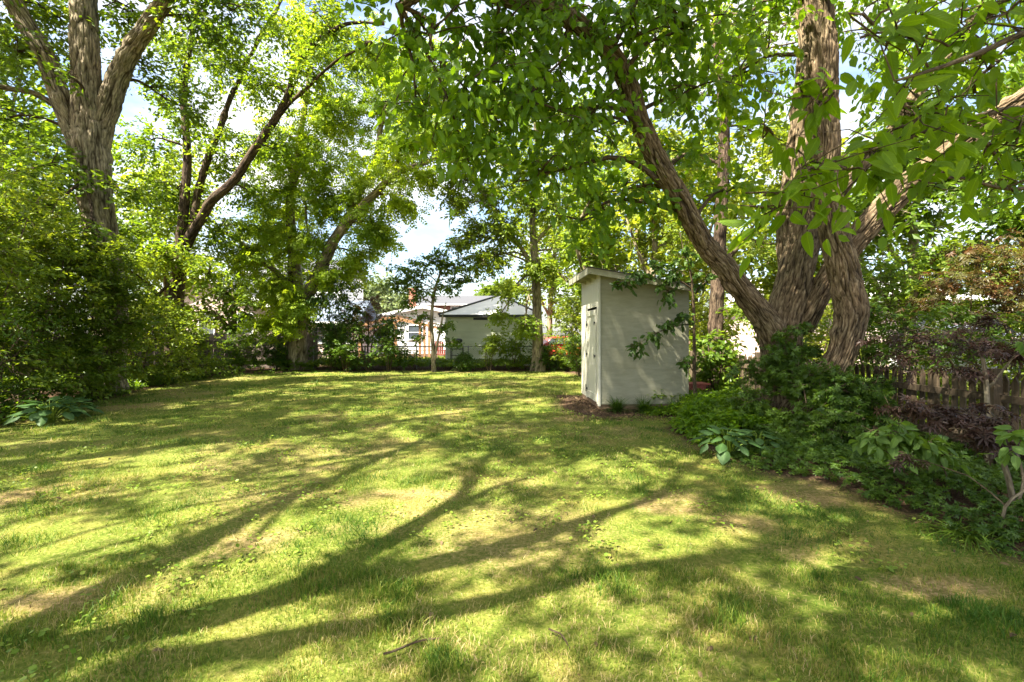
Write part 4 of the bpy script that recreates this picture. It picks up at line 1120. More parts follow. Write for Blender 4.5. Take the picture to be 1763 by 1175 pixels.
# --- slender sapling in front of the garage's left corner
limbs = [LP([(747, 650, 19, .10), (746, 600, 19, .085), (743, 550, 19, .07), (748, 500, 19, .055), (758, 470, 19, .04), (765, 440, 19, .02)]),
         LP([(748, 620, 19, .06), (756, 580, 19, .045), (762, 545, 19, .03), (768, 520, 19, .015)])]
blobs = BL([(705, 468, 19, .8, 26), (745, 450, 19, .8, 26), (785, 462, 19, .8, 26), (725, 500, 19, .7, 20), (770, 495, 19, .6, 14), (685, 488, 19, .6, 14), (800, 485, 19, .5, 10), (720, 545, 19, .45, 8), (768, 560, 19, .4, 8), (700, 520, 19, .5, 8), (775, 590, 19, .35, 6), (725, 580, 19, .3, 4)])
tree('young_tree', 'slim pale-stemmed young tree with a sparse flat crown left of the garage', 'tree', W(747, 650, 19), limbs, blobs, M['maple'], M['bark_grey'], seg=(10, .15), ridge=.004, flare=(.3, .3, 4),
     size=(.12, .18), nl=18, L=(.3, .5), droop=.15, flat=.7, seed=61, dens=1.6, gap=.38, br=.02, zflat=.5, sub=4, gscale=2.2)

# --- upright tree right of the garage
limbs = [LP([(926, 650, 19.3, .26), (926, 600, 19.3, .22), (924, 520, 19.3, .18), (920, 440, 19.3, .15), (917, 360, 19.3, .12), (925, 260, 19.3, .09), (915, 150, 19.3, .06), (910, 40, 19.3, .03)]),
         LP([(922, 470, 19.3, .09), (885, 410, 19, .07), (850, 360, 18.8, .05), (820, 320, 18.6, .03)]),
         LP([(920, 420, 19.3, .08), (965, 370, 19.3, .06), (1000, 320, 19.3, .04)])]
blobs = BL([(840, 330, 18.8, .95, 34), (800, 300, 18.6, .6, 16), (900, 280, 19, 1.1, 38), (850, 250, 19, .9, 26), (960, 360, 19.2, 1.0, 34), (880, 400, 19, .9, 30), (930, 460, 18.9, .8, 28), (990, 430, 19, .8, 26), (1000, 290, 19.6, 1.1, 34), (850, 440, 18.8, .6, 17),
            (880, 500, 18.6, .55, 17), (940, 200, 19.5, 1.2, 38), (860, 180, 19.5, 1.0, 26), (1010, 200, 20, 1.2, 34), (860, 545, 18.5, .4, 9), (905, 560, 18.4, .5, 13), (1010, 500, 18.6, .6, 17), (790, 350, 18.4, .6, 18), (810, 400, 18.6, .6, 18), (830, 450, 18.6, .7, 22), (790, 420, 18.5, .5, 12), (850, 390, 18.6, .9, 26), (770, 320, 18.3, .5, 11), (900, 340, 19, 1.0, 34), (960, 270, 19.5, 1.1, 36), (830, 190, 19, .9, 26), (780, 230, 18.8, .6, 14)])
tree('upright_tree', 'straight brown-trunked tree with light green leaves at the garage\'s right corner', 'tree', W(926, 650, 19.3), limbs, blobs, M['maple'], M['bark_grey'], seg=(20, .15), ridge=.01,
     size=(.13, .19), nl=18, L=(.4, .7), droop=.3, seed=67, dens=2.5, gap=.39, cvar=.72, gscale=1.5)

# --- straight tree behind the shed's right side
limbs = [LP([(1232, 690, 13, .22), (1232, 620, 13, .19), (1233, 540, 13, .18), (1238, 440, 13, .165), (1243, 340, 13, .155), (1247, 250, 13, .15), (1243, 160, 13, .135), (1236, 60, 13, .12), (1240, -100, 13, .09), (1245, -300, 13, .05)]),
         LP([(1236, 480, 13, .05), (1275, 420, 12.8, .04), (1310, 380, 12.6, .02)])]
blobs = BL([(1180, 180, 13.5, 1.1, 30), (1300, 230, 13.5, 1.2, 34), (1160, 60, 13.5, 1.2, 34), (1290, 80, 13.8, 1.2, 34), (1180, 400, 13.6, .7, 18), (1310, 420, 13.3, .8, 20), (1100, 300, 14, .9, 24), (1280, 540, 12.6, .5, 13)]) + WB([(5.5, 13, 9.8, 2, 45), (4, 14, 10.5, 1.8, 35), (7.3, 12.5, 9.5, 1.8, 35)])
tree('straight_tree', 'straight dark trunk rising behind the right side of the shed', 'tree', W(1232, 690, 13), limbs, blobs, M['lime'], M['bark_dark'], seg=(28, .1), ridge=.012, size=(.11, .16), nl=16, L=(.4, .7), seed=71, dens=1.4, gap=.43, cvar=.5)

# --- sapling against the shed wall with leaves hanging over it
limbs = [LP([(1200, 730, 9.1, .042), (1197, 660, 9.1, .036), (1194, 590, 9.1, .032), (1193, 520, 9.1, .028), (1188, 470, 9.0, .02), (1178, 440, 9.0, .012), (1170, 400, 9, .006)]),
         LP([(1194, 500, 9.1, .016), (1160, 478, 8.95, .012), (1110, 478, 8.8, .008), (1070, 492, 8.7, .004)]),
         LP([(1195, 560, 9.1, .014), (1172, 560, 8.95, .010), (1130, 575, 8.8, .007), (1092, 598, 8.7, .004)]),
         LP([(1196, 505, 9.1, .014), (1225, 480, 9.1, .010), (1245, 462, 9.1, .005)]),
         LP([(1196, 640, 9.1, .010), (1185, 620, 8.95, .007), (1172, 622, 8.9, .004)])]
blobs = BL([(1075, 488, 8.7, .17, 9), (1100, 470, 8.8, .20, 10), (1135, 462, 8.85, .22, 11), (1165, 470, 8.9, .24, 12), (1150, 500, 8.85, .2, 9), (1180, 440, 9, .24, 10), (1095, 595, 8.7, .13, 6), (1120, 575, 8.8, .13, 6), (1150, 560, 8.85, .16, 7), (1180, 545, 8.95, .16, 7), (1178, 625, 8.9, .13, 5), (1215, 480, 9.1, .22, 8)])
SPL = leaf_mesh('sapling', (.21, .22), M['deep'], .3, None)
tree('slender_sapling', 'thin dark sapling by the shed\'s right corner, its leafy twigs crossing the wall', 'tree', W(1200, 730, 9.1), limbs, blobs, M['deep'], M['twig'], seg=(8, .08), ridge=0, flare=None, tmpl=T_OVATE,
     size=(.09, .14), nl=8, L=(.15, .26), droop=.7, flat=.4, seed=79, gap=.25, single=(300, SPL), br=.006, sub=2, twigs=.8)
# ------------------------------------------------------------------ trees beside the tripod whose shade falls on the lawn
KX, KY = sun_dir[0] / sun_dir[2], sun_dir[1] / sun_dir[2]
def S(x, y, h):
    """the place at height h from which shade falls on the lawn at x, y"""
    return (x + KX * h, y + KY * h, h)
def SL(l): return [(*S(a, b, h), r * .62) for (a, b, h, r) in l]
limbs = [
    [(-4.25, .75, 0, .27), (-4.2, .78, 1.2, .21), *SL([(-2.55, 1.95, 2.8, .26), (-2.35, 2.75, 4.2, .19), (-2.2, 3.5, 6, .16), (-1.74, 5.4, 8.5, .12), (-1.2, 7.2, 11.5, .07)])],
    SL([(-2.5, 2.1, 2.9, .22), (-1.5, 2.7, 4.2, .19), (-.9, 3.5, 5.6, .16), (-.55, 4.3, 7.0, .13), (-.36, 5.4, 8.8, .10), (-.2, 6.8, 11.5, .05)]),
    SL([(-.62, 4.1, 6.6, .09), (.0, 4.9, 8.4, .07), (.7, 5.6, 10, .045)]),
    SL([(-2.2, 2.2, 3.0, .22), (-1.3, 2.8, 4.2, .18), (-.12, 3.35, 6, .16), (.85, 4.1, 8, .12), (1.9, 4.9, 10.5, .07)]),
    SL([(-1.7, 2.2, 3.3, .13), (-.5, 2.6, 5, .13), (.81, 3.1, 7, .11), (2.2, 3.5, 9, .08), (3.6, 4.2, 11, .04)]),
]
rs_ = np.random.default_rng(77)
def shade(lst): return [(np.array(S(x_ + rs_.uniform(-.3, .3), y_ + rs_.uniform(-.3, .3), h_)), r_, n_) for (x_, y_, h_, r_, n_) in lst]
blobs = shade([(-3.6, 2.2, 8, 1.0, 20), (-2.2, 1.6, 8.5, 1.0, 24), (-1.0, 1.7, 9, 1.0, 26), (.3, 1.9, 9, 1.0, 26), (1.5, 2.0, 9, 1.0, 30), (2.6, 2.3, 9, 1.1, 40), (3.8, 2.8, 9.5, 1.2, 60), (1.4, 3.0, 9, .7, 10), (2.6, 3.7, 10, 1.0, 22), (3.8, 4.4, 10, 1.3, 50), (5.0, 3.6, 10, 1.4, 76), (5.2, 5.4, 10, 1.4, 70),
    (-4.8, 3.6, 9.5, 1.0, 18), (-3.4, 4.4, 9.5, .9, 13), (-1.6, 4.6, 10, .7, 8), (.6, 4.9, 10, .8, 12), (1.9, 5.0, 10, 1.0, 28), (3.0, 5.7, 10.5, 1.2, 60), (-3.1, 6.2, 10.5, 1.1, 24), (-1.5, 6.3, 11, 1.1, 30), (.2, 6.5, 11, 1.1, 34), (1.6, 6.6, 11, 1.2, 52), (3.0, 7.2, 11, 1.4, 84), (4.5, 7.0, 11, 1.4, 80),
    (-2.4, 7.9, 12, 1.2, 44), (-.6, 8.0, 12, 1.2, 48), (1.1, 8.1, 12, 1.2, 60), (2.4, 8.7, 11, 1.3, 44), (3.4, 9.5, 11, 1.4, 46), (2.9, 10.6, 11.5, 1.4, 50), (1.6, 10.0, 12, 1.1, 40), (4.8, 8.8, 10, 1.5, 70), (-.2, 9.8, 12, 1.1, 24), (-1.8, 9.7, 12, 1.1, 24), (6.0, 4.6, 9.5, 1.4, 60), (6.2, 6.6, 9.5, 1.4, 60), (5.8, 8.2, 9.5, 1.3, 50), (-2.6, 3.0, 8, .6, 7), (-1.0, 3.3, 8.5, .6, 8), (.5, 3.4, 8.5, .6, 8), (-4.6, 2.4, 8, .9, 14), (-2.4, 5.2, 10, .7, 9), (-.3, 5.6, 10, .7, 10)])
tree('spreading_tree', 'many-limbed tree just out of view at the left whose limb shadows fan over the lawn', 'tree', (-4.25, .75), limbs, blobs, M['broad'], M['bark_dark'], seg=(16, .2), ridge=.006,
     size=(.11, .17), nl=16, L=(.4, .7), droop=.4, seed=91, dens=2.1, gap=.42, gscale=1.9, sub=3, br=.02)
limbs = [[(-12.5, 1.5, 0, .45), (-12.4, 1.6, 3, .38), (-12, 1.9, 6, .33), (-11.6, 2.2, 10, .25), (-11.4, 2.6, 15, .1)], [(-12.2, 1.7, 5, .2), (-10.5, 2.2, 8, .16), (-8.8, 3.0, 11, .1), (-7.4, 4.2, 13, .05)], [(-12, 1.9, 6, .2), (-12.6, 4, 9, .15), (-12.2, 6.5, 12, .08)]]
blobs = shade([(-4.2, 7.4, 12, 1.3, 44), (-5.9, 7.2, 12, 1.3, 40), (-7.4, 6.6, 11, 1.2, 12), (-4.2, 9.2, 13, 1.3, 40), (-6.0, 9.0, 12.5, 1.3, 36), (-7.8, 8.6, 12, 1.3, 14), (-3.4, 11.0, 14, 1.3, 34), (-5.4, 11.2, 13.5, 1.3, 30), (-7.4, 10.8, 13, 1.3, 16),
    (-1.2, 11.4, 14.5, 1.2, 34), (.8, 11.8, 15, 1.3, 38), (-2.6, 13.2, 15, 1.3, 22), (-5.0, 13.4, 14.5, 1.3, 20), (-7.6, 13.2, 14, 1.4, 14), (0, 13.8, 15.5, 1.3, 26), (2, 13.4, 15.5, 1.3, 26), (-4, 15.6, 15.5, 1.3, 18), (-7, 15.6, 15, 1.4, 26), (-1, 16, 16, 1.3, 20), (1.6, 16, 16, 1.3, 20), (-5.6, 5.4, 10.5, 1.1, 16), (-7.2, 4.6, 10, 1.2, 20)])
tree('boundary_tree', 'tall tree just out of view along the left boundary shading the middle of the lawn', 'tree', (-12.5, 1.5), limbs, blobs, M['maple'], M['bark_grey'], seg=(16, .3), ridge=.006,
     size=(.14, .2), nl=18, L=(.5, .9), seed=97, dens=2.5, gap=.42, gscale=2.0, sub=3)

# ------------------------------------------------------------------ background trees
def bgtree(name, label, base, spread, z0, z1, n, mat, seed, group=None, size=(.2, .3), trunk=.18, nl=16, gap=.42, tmpl=T_SIMPLE, cv=.5, L=(.6, 1.1), bark='bark_grey', nb=9):
    rr = np.random.default_rng(seed)
    x, y = base; h = z1
    limbs = [[(x, y, 0, trunk), (x + rr.normal(0, .15), y, h * .35, trunk * .8), (x + rr.normal(0, .3), y + rr.normal(0, .2), h * .65, trunk * .55), (x + rr.normal(0, .4), y, h * .95, .02)]]
    for k in range(3):
        a = rr.uniform(0, 6.28); zz = rr.uniform(.2, .45) * h
        limbs.append([(x, y, zz, trunk * .45), (x + math.cos(a) * spread * .4, y + math.sin(a) * spread * .4, zz + h * .15, trunk * .3), (x + math.cos(a) * spread * .7, y + math.sin(a) * spread * .7, zz + h * .3, .03)])
    bl = []; n = int(n * 1.5)
    for k in range(nb):
        t = (k + rr.random()) / nb
        z = z0 + (z1 - z0) * t
        e = math.sqrt(max(.08, 1 - (2 * t - .85) ** 2 * .8)) * spread
        a = k * 2.4 + rr.uniform(-.5, .5)
        rad = e * rr.uniform(.35, .62)
        bl.append((np.array([x + math.cos(a) * rad, y + math.sin(a) * rad * .8, z]), min(spread * .55, max((z1 - z0) * .3, .3)) * rr.uniform(.8, 1.15), n // nb))
    return tree(name, label, 'tree', base, limbs, bl, mat, M[bark], group, seg=(12, .4), ridge=.006, flare=(.8, .3, 4), size=size, nl=nl, L=L, seed=seed, gap=gap, sub=3, tmpl=tmpl, cvar=cv, br=.04)

bgtree('background_tree', 'mid green tree at the left edge behind the tall yellow-green shrub', (-17.5, 17), 3.2, 3.0, 11.5, 330, M['maple'], 101)
bgtree('background_tree', 'lower green tree filling the gap left of the huge forked trunk', (-14.6, 13.2), 2.2, 2.2, 6.6, 240, M['maple'], 102, cv=.6)
bgtree('background_tree', 'light green tree between the huge trunk and the dark forked tree', (-16.2, 22.5), 3.0, 2.0, 9.5, 330, M['walnut'], 103, cv=.6)
bgtree('background_tree', 'bushy green tree in front of the pinkish gabled house', (-13.2, 22.8), 1.6, .6, 4.2, 110, M['maple'], 104, cv=.55)
bgtree('background_tree', 'green tree with hanging foliage before the tall white sided house', (-11.0, 23.2), 1.7, 2.3, 7.5, 150, M['walnut'], 105, cv=.5)
bgtree('background_tree', 'rounded pale green tree above the white bungalow roof', (-12.3, 44), 2.8, 1.5, 6.1, 260, M['conifer'], 106, size=(.25, .4), cv=.5)
bgtree('background_tree', 'yellow-green treetop directly behind the red brick house roof', (-2.0, 60), 3.6, 2, 7.6, 240, M['lime'], 107, size=(.4, .6), cv=.4)
bgtree('background_tree', 'far hazy green tree left of the red brick house', (-15, 64), 5.2, 2, 7.0, 260, M['conifer'], 108, size=(.4, .6))
bgtree('background_tree', 'tall light green tree rising behind the garage\'s right end', (2.2, 29), 2.6, 2.5, 10.5, 340, M['lime'], 109, size=(.2, .3), cv=.5)
bgtree('background_tree', 'broad bright green tree directly behind the shed roof', (4.6, 23), 2.8, 1.2, 10.5, 420, M['lime'], 110, cv=.5)
bgtree('background_tree', 'bright green tree between the shed and the straight dark trunk', (7.4, 19.5), 2.4, 1.2, 9.5, 400, M['lime'], 111, cv=.55)
bgtree('background_tree', 'bright yellow-green tree framed between limb and main stem of the large tree', (9.6, 17), 2.4, .9, 8.5, 380, M['lime'], 112, cv=.65)
bgtree('background_tree', 'green tree behind the thick rising right limb', (11.5, 14.2), 2.2, 2.4, 7.8, 330, M['maple'], 113, cv=.5)
bgtree('background_tree', 'loose green tree at the right edge above the white outbuilding', (13.2, 11.6), 1.9, 3.4, 8.2, 260, M['maple'], 114, cv=.45)
bgtree('background_tree', 'narrow pale trunk with light leaves left of the shed roof', (2.9, 17.6), 1.3, 2.6, 7.6, 130, M['maple'], 115, trunk=.12, cv=.7)
bgtree('background_tree', 'slim reddish trunk rising behind the middle of the shed roof', (4.75, 16), 1.4, 4.2, 8.2, 110, M['lime'], 116, trunk=.15, cv=.6)

# ------------------------------------------------------------------ shrubs
def shrub(name, label, base, h, rx, n, mat, seed, group=None, size=(.07, .11), nl=16, tmpl=T_SIMPLE, L=(.25, .45), cv=.5, stems=5, gap=.38, low=.15, ry=None, droop=.2, flat=.75, nb=7, twig='twig', cat='shrub', lean=(0, 0), single=None, gs=1.0, rs=.016):
    rr = np.random.default_rng(seed); x, y = base; ry = ry or rx
    root = thing(name, label, cat, (x, y, 0), 0, group)
    g = Geo(); lm = []
    for k in range(stems):
        a = k * 6.283 / stems + rr.uniform(-.4, .4); b = rr.uniform(.3, .7)
        lm.append(tube(g, [(x + math.cos(a) * .06, y + math.sin(a) * .06, 0, rs), (x + math.cos(a) * rx * b * .4, y + math.sin(a) * ry * b * .4, h * .35, rs * .8), (x + lean[0] * .7 + math.cos(a) * rx * b * .8, y + lean[1] * .7 + math.sin(a) * ry * b * .8, h * .75, rs * .4)], 6, .2, seed=seed + k, wob=.12))
    part('stems', g, M[twig], root, (x, y, 0), True)
    bl = []
    for k in range(nb):
        t = (k + .5) / nb; z = h * (low + (0.95 - low) * t)
        e = math.sqrt(max(.1, 1 - (2 * t - .7) ** 2 * .55)); a = k * 2.4 + rr.uniform(-.6, .6); q = rr.uniform(.25, .6)
        bl.append((np.array([x + lean[0] * t + math.cos(a) * rx * e * q, y + lean[1] * t + math.sin(a) * ry * e * q, z]), max(rx * .55, h * .22) * rr.uniform(.85, 1.15), n // nb))
    c = grow(root, np.array([x, y, 0.0]), lm, bl, mat, M[twig], tmpl=tmpl, size=size, nl=nl, L=L, seed=seed, gap=gap, cvar=cv, droop=droop, flat=flat, br=.012, sub=3, zflat=.6, single=single, gscale=gs, name='foliage')
    return root

shrub('tall_shrub', 'tall yellow-green arching shrub at the left edge of the picture', (-9.7, 8.6), 4.9, 1.9, 520, M['lime'], 201, size=(.075, .125), nl=22, gap=.45, gs=.8, cv=.55, nb=10)
shrub('tall_shrub', 'dense layered green shrub below the huge forked trunk', (-9.8, 9.9), 4.0, 1.8, 680, M['lime'], 202, size=(.075, .125), nl=22, gap=.45, gs=.8, cv=.35, nb=10)
shrub('arching_shrub', 'shrub with bare pale stems reaching in over the left border', (-9.2, 8.3), 2.1, 1.2, 130, M['maple'], 203, size=(.07, .10), nl=16, cv=.35, stems=9, lean=(.3, .2))
shrub('layered_shrub', 'light green shrub with flat sprays right of the huge trunk', (-9.45, 10.9), 3.7, 1.45, 680, M['lime'], 204, size=(.075, .125), nl=20, gap=.45, gs=.8, cv=.5, nb=9)
shrub('layered_shrub', 'shrub with yellowish leaf sprays in front of the dark forked trunk', (-10.5, 13.6), 2.8, 1.5, 420, M['lime'], 205, size=(.075, .125), nl=18, gap=.45, gs=.8, cv=.6, nb=8)
shrub('fence_shrub', 'leafy shrub with pale leaves before the board fence', (-10.8, 15.9), 2.2, 1.2, 220, M['maple'], 206, size=(.09, .14), nl=16, cv=.75)
shrub('round_shrub', 'small rounded green shrub on a single stem before the board fence', (-10.4, 18.5), 1.5, .75, 120, M['maple'], 207, size=(.08, .12), nl=16, cv=.4, low=.35)
shrub('dark_bush', 'dark shrub at the foot of the leaning twin-stemmed tree', (-9.3, 19.2), 1.4, .9, 120, M['deep'], 208, size=(.10, .15), cv=.5)
shrub('dark_tree_shrub', 'tall dark green shrub just right of the leaning tree', (-7.2, 19.4), 4.1, 1.15, 330, M['deep'], 209, size=(.11, .17), nl=14, cv=.5, nb=10, low=.12, droop=.5, gap=.42)
shrub('dark_bush', 'low dark bush left of the reddish maple', (-6.5, 18.9), 2.3, 1.0, 190, M['deep'], 210, size=(.10, .15), cv=.7)
shrub('reddish_maple', 'small maple with flat tiers of rusty red leaves at the far end of the lawn', (-5.75, 19.3), 3.0, 1.0, 84, M['rust'], 211, size=(.10, .15), tmpl=T_JMAPLE, nl=12, cv=.5, low=.55, nb=6, stems=3, flat=.9, droop=.1, cat='tree', rs=.04)
shrub('dark_bush', 'broad dark green bush in front of the cedar pergola', (-4.9, 19.2), 2.2, 1.1, 230, M['deep'], 212, size=(.10, .15), nl=14, cv=.6, low=.25, droop=.4)
shrub('bright_bush', 'sunlit bright green bush far behind the chain-link fence', (-7.6, 21.5), 1.3, .9, 120, M['lime'], 213, cv=.7)
shrub('bright_bush', 'sunlit low green bush behind the reddish maple', (-5.2, 21.8), 1.0, .9, 110, M['lime'], 214, cv=.8)
shrub('arching_bush', 'light green bush arching before the garage wall', (-.9, 19.3), 1.55, .75, 84, M['maple'], 215, size=(.10, .15), cv=.85, low=.5, lean=(.3, 0), nb=6, gap=.42)
shrub('garage_bush', 'tangled green bush against the right half of the garage wall', (.1, 19.6), 1.7, .7, 84, M['maple'], 216, size=(.10, .15), cv=.5, low=.3, lean=(.4, 0))
shrub('low_bush', 'low dark green plant clump left of centre before the garage', (-2.0, 19.2), .75, .5, 70, M['deep'], 217, size=(.09, .14), cv=.7)
shrub('low_bush', 'dark low bush at the foot of the straight brown trunk by the garage', (1.4, 19.4), 1.1, .8, 110, M['deep'], 218, size=(.09, .14), cv=.6)
shrub('corner_shrub', 'bright green shrub between the garage tree and the shed', (2.3, 18.6), 2.6, .95, 240, M['lime'], 219, size=(.09, .13), cv=.55, nb=8)
shrub('corner_shrub', 'dark-based shrub close to the shed\'s left side', (2.35, 16.6), 1.5, .6, 130, M['maple'], 220, size=(.08, .12), cv=.35)
shrub('hedge_shrub', 'bright green shrub behind the picket fence right of the shed', (6.0, 15.0), 2.8, 1.2, 280, M['lime'], 221, size=(.09, .13), cv=.6, nb=8)
shrub('fence_plant', 'leafy green shrub between the shed and the large tree in front of the pickets', (4.6, 11.0), 1.5, .7, 120, M['maple'], 222, size=(.10, .15), nl=12, cv=.45, tmpl=T_OVATE)
shrub('hedge_shrub', 'sunlit yellow-green shrub seen between the large tree\'s stems', (7.6, 12.2), 2.9, 1.3, 290, M['lime'], 223, size=(.08, .12), cv=.75, nb=8)
shrub('hedge_shrub', 'dense green shrub beyond the pickets just right of the large tree', (6.9, 9.2), 3.1, 1.15, 380, M['maple'], 224, size=(.06, .10), nl=18, cv=.45, nb=9)
shrub('hedge_shrub', 'feathery green and gold shrub beyond the pickets at right', (7.3, 7.5), 3.0, 1.2, 380, M['lime'], 225, size=(.06, .10), nl=18, cv=.6, nb=9)
shrub('hedge_shrub', 'sunlit shrub beyond the pickets at the right edge of the picture', (6.7, 6.0), 1.9, .9, 240, M['lime'], 226, size=(.06, .10), cv=.6)

# shrubs and climbers round the foot of the large tree
PALM = tmpl_palmate(5, 2.3, .13, .14)
def clump(name, label, cat, base, blobs, mat, seed, stems, **kw):
    base = np.array([base[0], base[1], 0.0]); root = thing(name, label, cat, base)
    g = Geo(); lm = [tube(g, p, 6, .1, seed=seed + i, wob=.05) for i, p in enumerate(stems)]
    part('stems', g, M[kw.pop('bark', 'twig')], root, base, True)
    grow(root, base, lm, blobs, mat, M['twig'], seed=seed, name='foliage', **kw)
    return root
vb = W(1400, 800, 6.3)
clump('climbing_shrub', 'dark five-fingered leafy shrub wrapping the foot of the large tree', 'shrub', vb,
      BL([(1340, 640, 7.0, .34, 26), (1390, 600, 7.0, .26, 14), (1300, 690, 6.9, .30, 22), (1440, 660, 6.3, .38, 34), (1400, 720, 6.3, .40, 38), (1340, 740, 6.5, .32, 26), (1470, 740, 5.9, .40, 38), (1420, 790, 5.8, .36, 34), (1360, 790, 6.1, .26, 18), (1500, 680, 6.2, .36, 28), (1520, 780, 5.5, .34, 28), (1350, 580, 7.1, .20, 8), (1290, 640, 7.3, .26, 12), (1470, 810, 5.4, .28, 20), (1345, 610, 6.95, .24, 16), (1400, 650, 6.6, .30, 24), (1360, 660, 6.8, .28, 20), (1460, 690, 6.1, .30, 22), (1440, 740, 5.9, .3, 22), (1380, 570, 7.0, .14, 5)]),
      M['deep'], 301, [LP([(1400, 790, 6.3, .012), (1390, 700, 6.4, .01), (1370, 600, 6.9, .006)]), LP([(1430, 800, 6, .012), (1450, 720, 6.1, .01), (1490, 660, 6.2, .005)]), LP([(1380, 790, 6.3, .012), (1340, 730, 6.6, .01), (1300, 660, 7, .005)])],
      tmpl=PALM, size=(.05, .09), nl=15, L=(.14, .28), droop=.35, flat=.6, gap=.27, br=.005, sub=3, cvar=.62, dens=1.25)

# purple-leaved maples
clump('purple_maple', 'small purple-leaved maple with curved pale stem at the right edge', 'tree', W(1748, 905, 3.85),
      BL([(1690, 730, 3.8, .17, 16), (1630, 712, 3.9, .16, 14), (1570, 705, 4.0, .15, 12), (1720, 755, 3.7, .14, 12), (1655, 740, 3.75, .10, 4), (1560, 790, 3.9, .08, 3), (1690, 700, 4.2, .16, 6)]), M['purple'], 311,
      [LP([(1752, 912, 3.85, .026), (1742, 850, 3.85, .022), (1728, 800, 3.83, .019), (1706, 765, 3.8, .015), (1670, 725, 3.85, .009), (1590, 708, 4.0, .004)]), LP([(1748, 880, 3.83, .012), (1760, 830, 3.8, .010), (1752, 790, 3.8, .008), (1735, 740, 3.8, .004)]),
       LP([(1722, 930, 3.6, .012), (1730, 870, 3.6, .011), (1763, 845, 3.6, .008), (1800, 820, 3.6, .004)])],
      tmpl=T_JMAPLE, size=(.06, .10), nl=13, L=(.12, .22), droop=.35, flat=.85, gap=.25, br=.005, sub=2, zflat=.35, bark='bark_grey', dens=.75)
clump('purple_maple', 'larger purple and rust maple spreading in tiers above the picket fence', 'tree', W(1700, 760, 5.0),
      BL([(1600, 585, 5.6, .34, 8), (1690, 600, 5.3, .34, 9), (1745, 610, 5.0, .3, 8), (1560, 625, 5.6, .26, 5), (1650, 640, 5.2, .28, 6), (1700, 550, 5.4, .3, 5), (1540, 590, 6, .26, 4)]), M['purple'], 312,
      [LP([(1702, 800, 5, .035), (1700, 720, 5.0, .028), (1697, 650, 5.1, .022), (1680, 600, 5.3, .016), (1620, 570, 5.6, .008)]), LP([(1698, 670, 5.1, .016), (1740, 620, 5, .01), (1770, 590, 5, .005)])],
      tmpl=T_JMAPLE, size=(.07, .12), nl=13, L=(.2, .34), droop=.3, flat=.85, gap=.36, br=.008, sub=2, zflat=.35, bark='bark_grey', cvar=.45)
clump('rusty_maple', 'maple with reddish-orange leaf tips over the fence at upper right', 'tree', (8.0, 7.0),
      BL([(1640, 480, 7.0, .5, 22), (1720, 500, 6.8, .5, 26), (1700, 430, 7.0, .5, 20), (1763, 450, 6.6, .5, 22), (1740, 540, 6.8, .4, 14), (1600, 520, 7.3, .4, 10)]), M['rust'], 313,
      [[(8.0, 7.0, 0, .05), (7.9, 7.0, 1.2, .04), (7.4, 7.0, 2.2, .025), (6.8, 7, 2.8, .01)]],
      tmpl=T_JMAPLE, size=(.07, .12), nl=12, L=(.25, .4), droop=.3, flat=.8, gap=.38, br=.01, cvar=.35, sub=2, zflat=.5, bark='bark_grey')

# pale green leafy sapling before the fence
LSM = leaf_mesh('pale_sapling', (.26, .2), leaf_mat('leaf_pale_sapling', [(0, (.09, .17, .03)), (1, (.16, .26, .05))], .45, .35, rough=.5, veins=True), .3, None)
clump('leafy_sapling', 'low sapling with broad light green leaves on three thin stems before the purple maple', 'plant', W(1590, 860, 4.4),
      BL([(1500, 745, 4.5, .10, 7), (1535, 750, 4.45, .12, 9), (1570, 752, 4.4, .12, 9), (1600, 765, 4.35, .10, 7), (1625, 785, 4.3, .08, 5), (1550, 735, 4.5, .12, 8), (1535, 775, 4.3, .06, 3)]), M['broad'], 321,
      [LP([(1558, 850, 4.45, .007), (1552, 800, 4.42, .006), (1548, 762, 4.4, .005), (1510, 742, 4.45, .003)]), LP([(1572, 855, 4.4, .006), (1578, 815, 4.4, .005), (1588, 790, 4.4, .004), (1580, 755, 4.4, .003)]), LP([(1640, 905, 4.3, .008), (1634, 850, 4.3, .006), (1622, 805, 4.3, .005), (1600, 765, 4.35, .003)]), LP([(1538, 740, 4.5, .003), (1532, 700, 4.6, .002), (1524, 682, 4.7, .0015)])],
      tmpl=T_OVATE, size=(.10, .14), nl=5, L=(.10, .20), droop=.6, flat=.7, gap=.2, br=.003, sub=1, single=(300, LSM), cvar=.7)
# leaves entering at the very right edge
clump('edge_sapling', 'sapling with a few bright drooping leaves at the right edge beside the purple maple', 'plant', W(1800, 900, 3.3),
      BL([(1750, 745, 3.3, .06, 4), (1763, 590, 3.5, .10, 5), (1740, 775, 3.3, .04, 2)]), M['broad'], 322,
      [LP([(1800, 930, 3.3, .008), (1795, 840, 3.3, .007), (1775, 760, 3.3, .005), (1752, 745, 3.3, .003)]), LP([(1790, 820, 3.3, .006), (1790, 700, 3.4, .005), (1765, 595, 3.5, .003)])],
      tmpl=T_OVATE, size=(.08, .11), nl=5, L=(.08, .14), droop=.7, flat=.6, gap=.2, br=.003, sub=1, single=(60, LSM), cvar=.8)

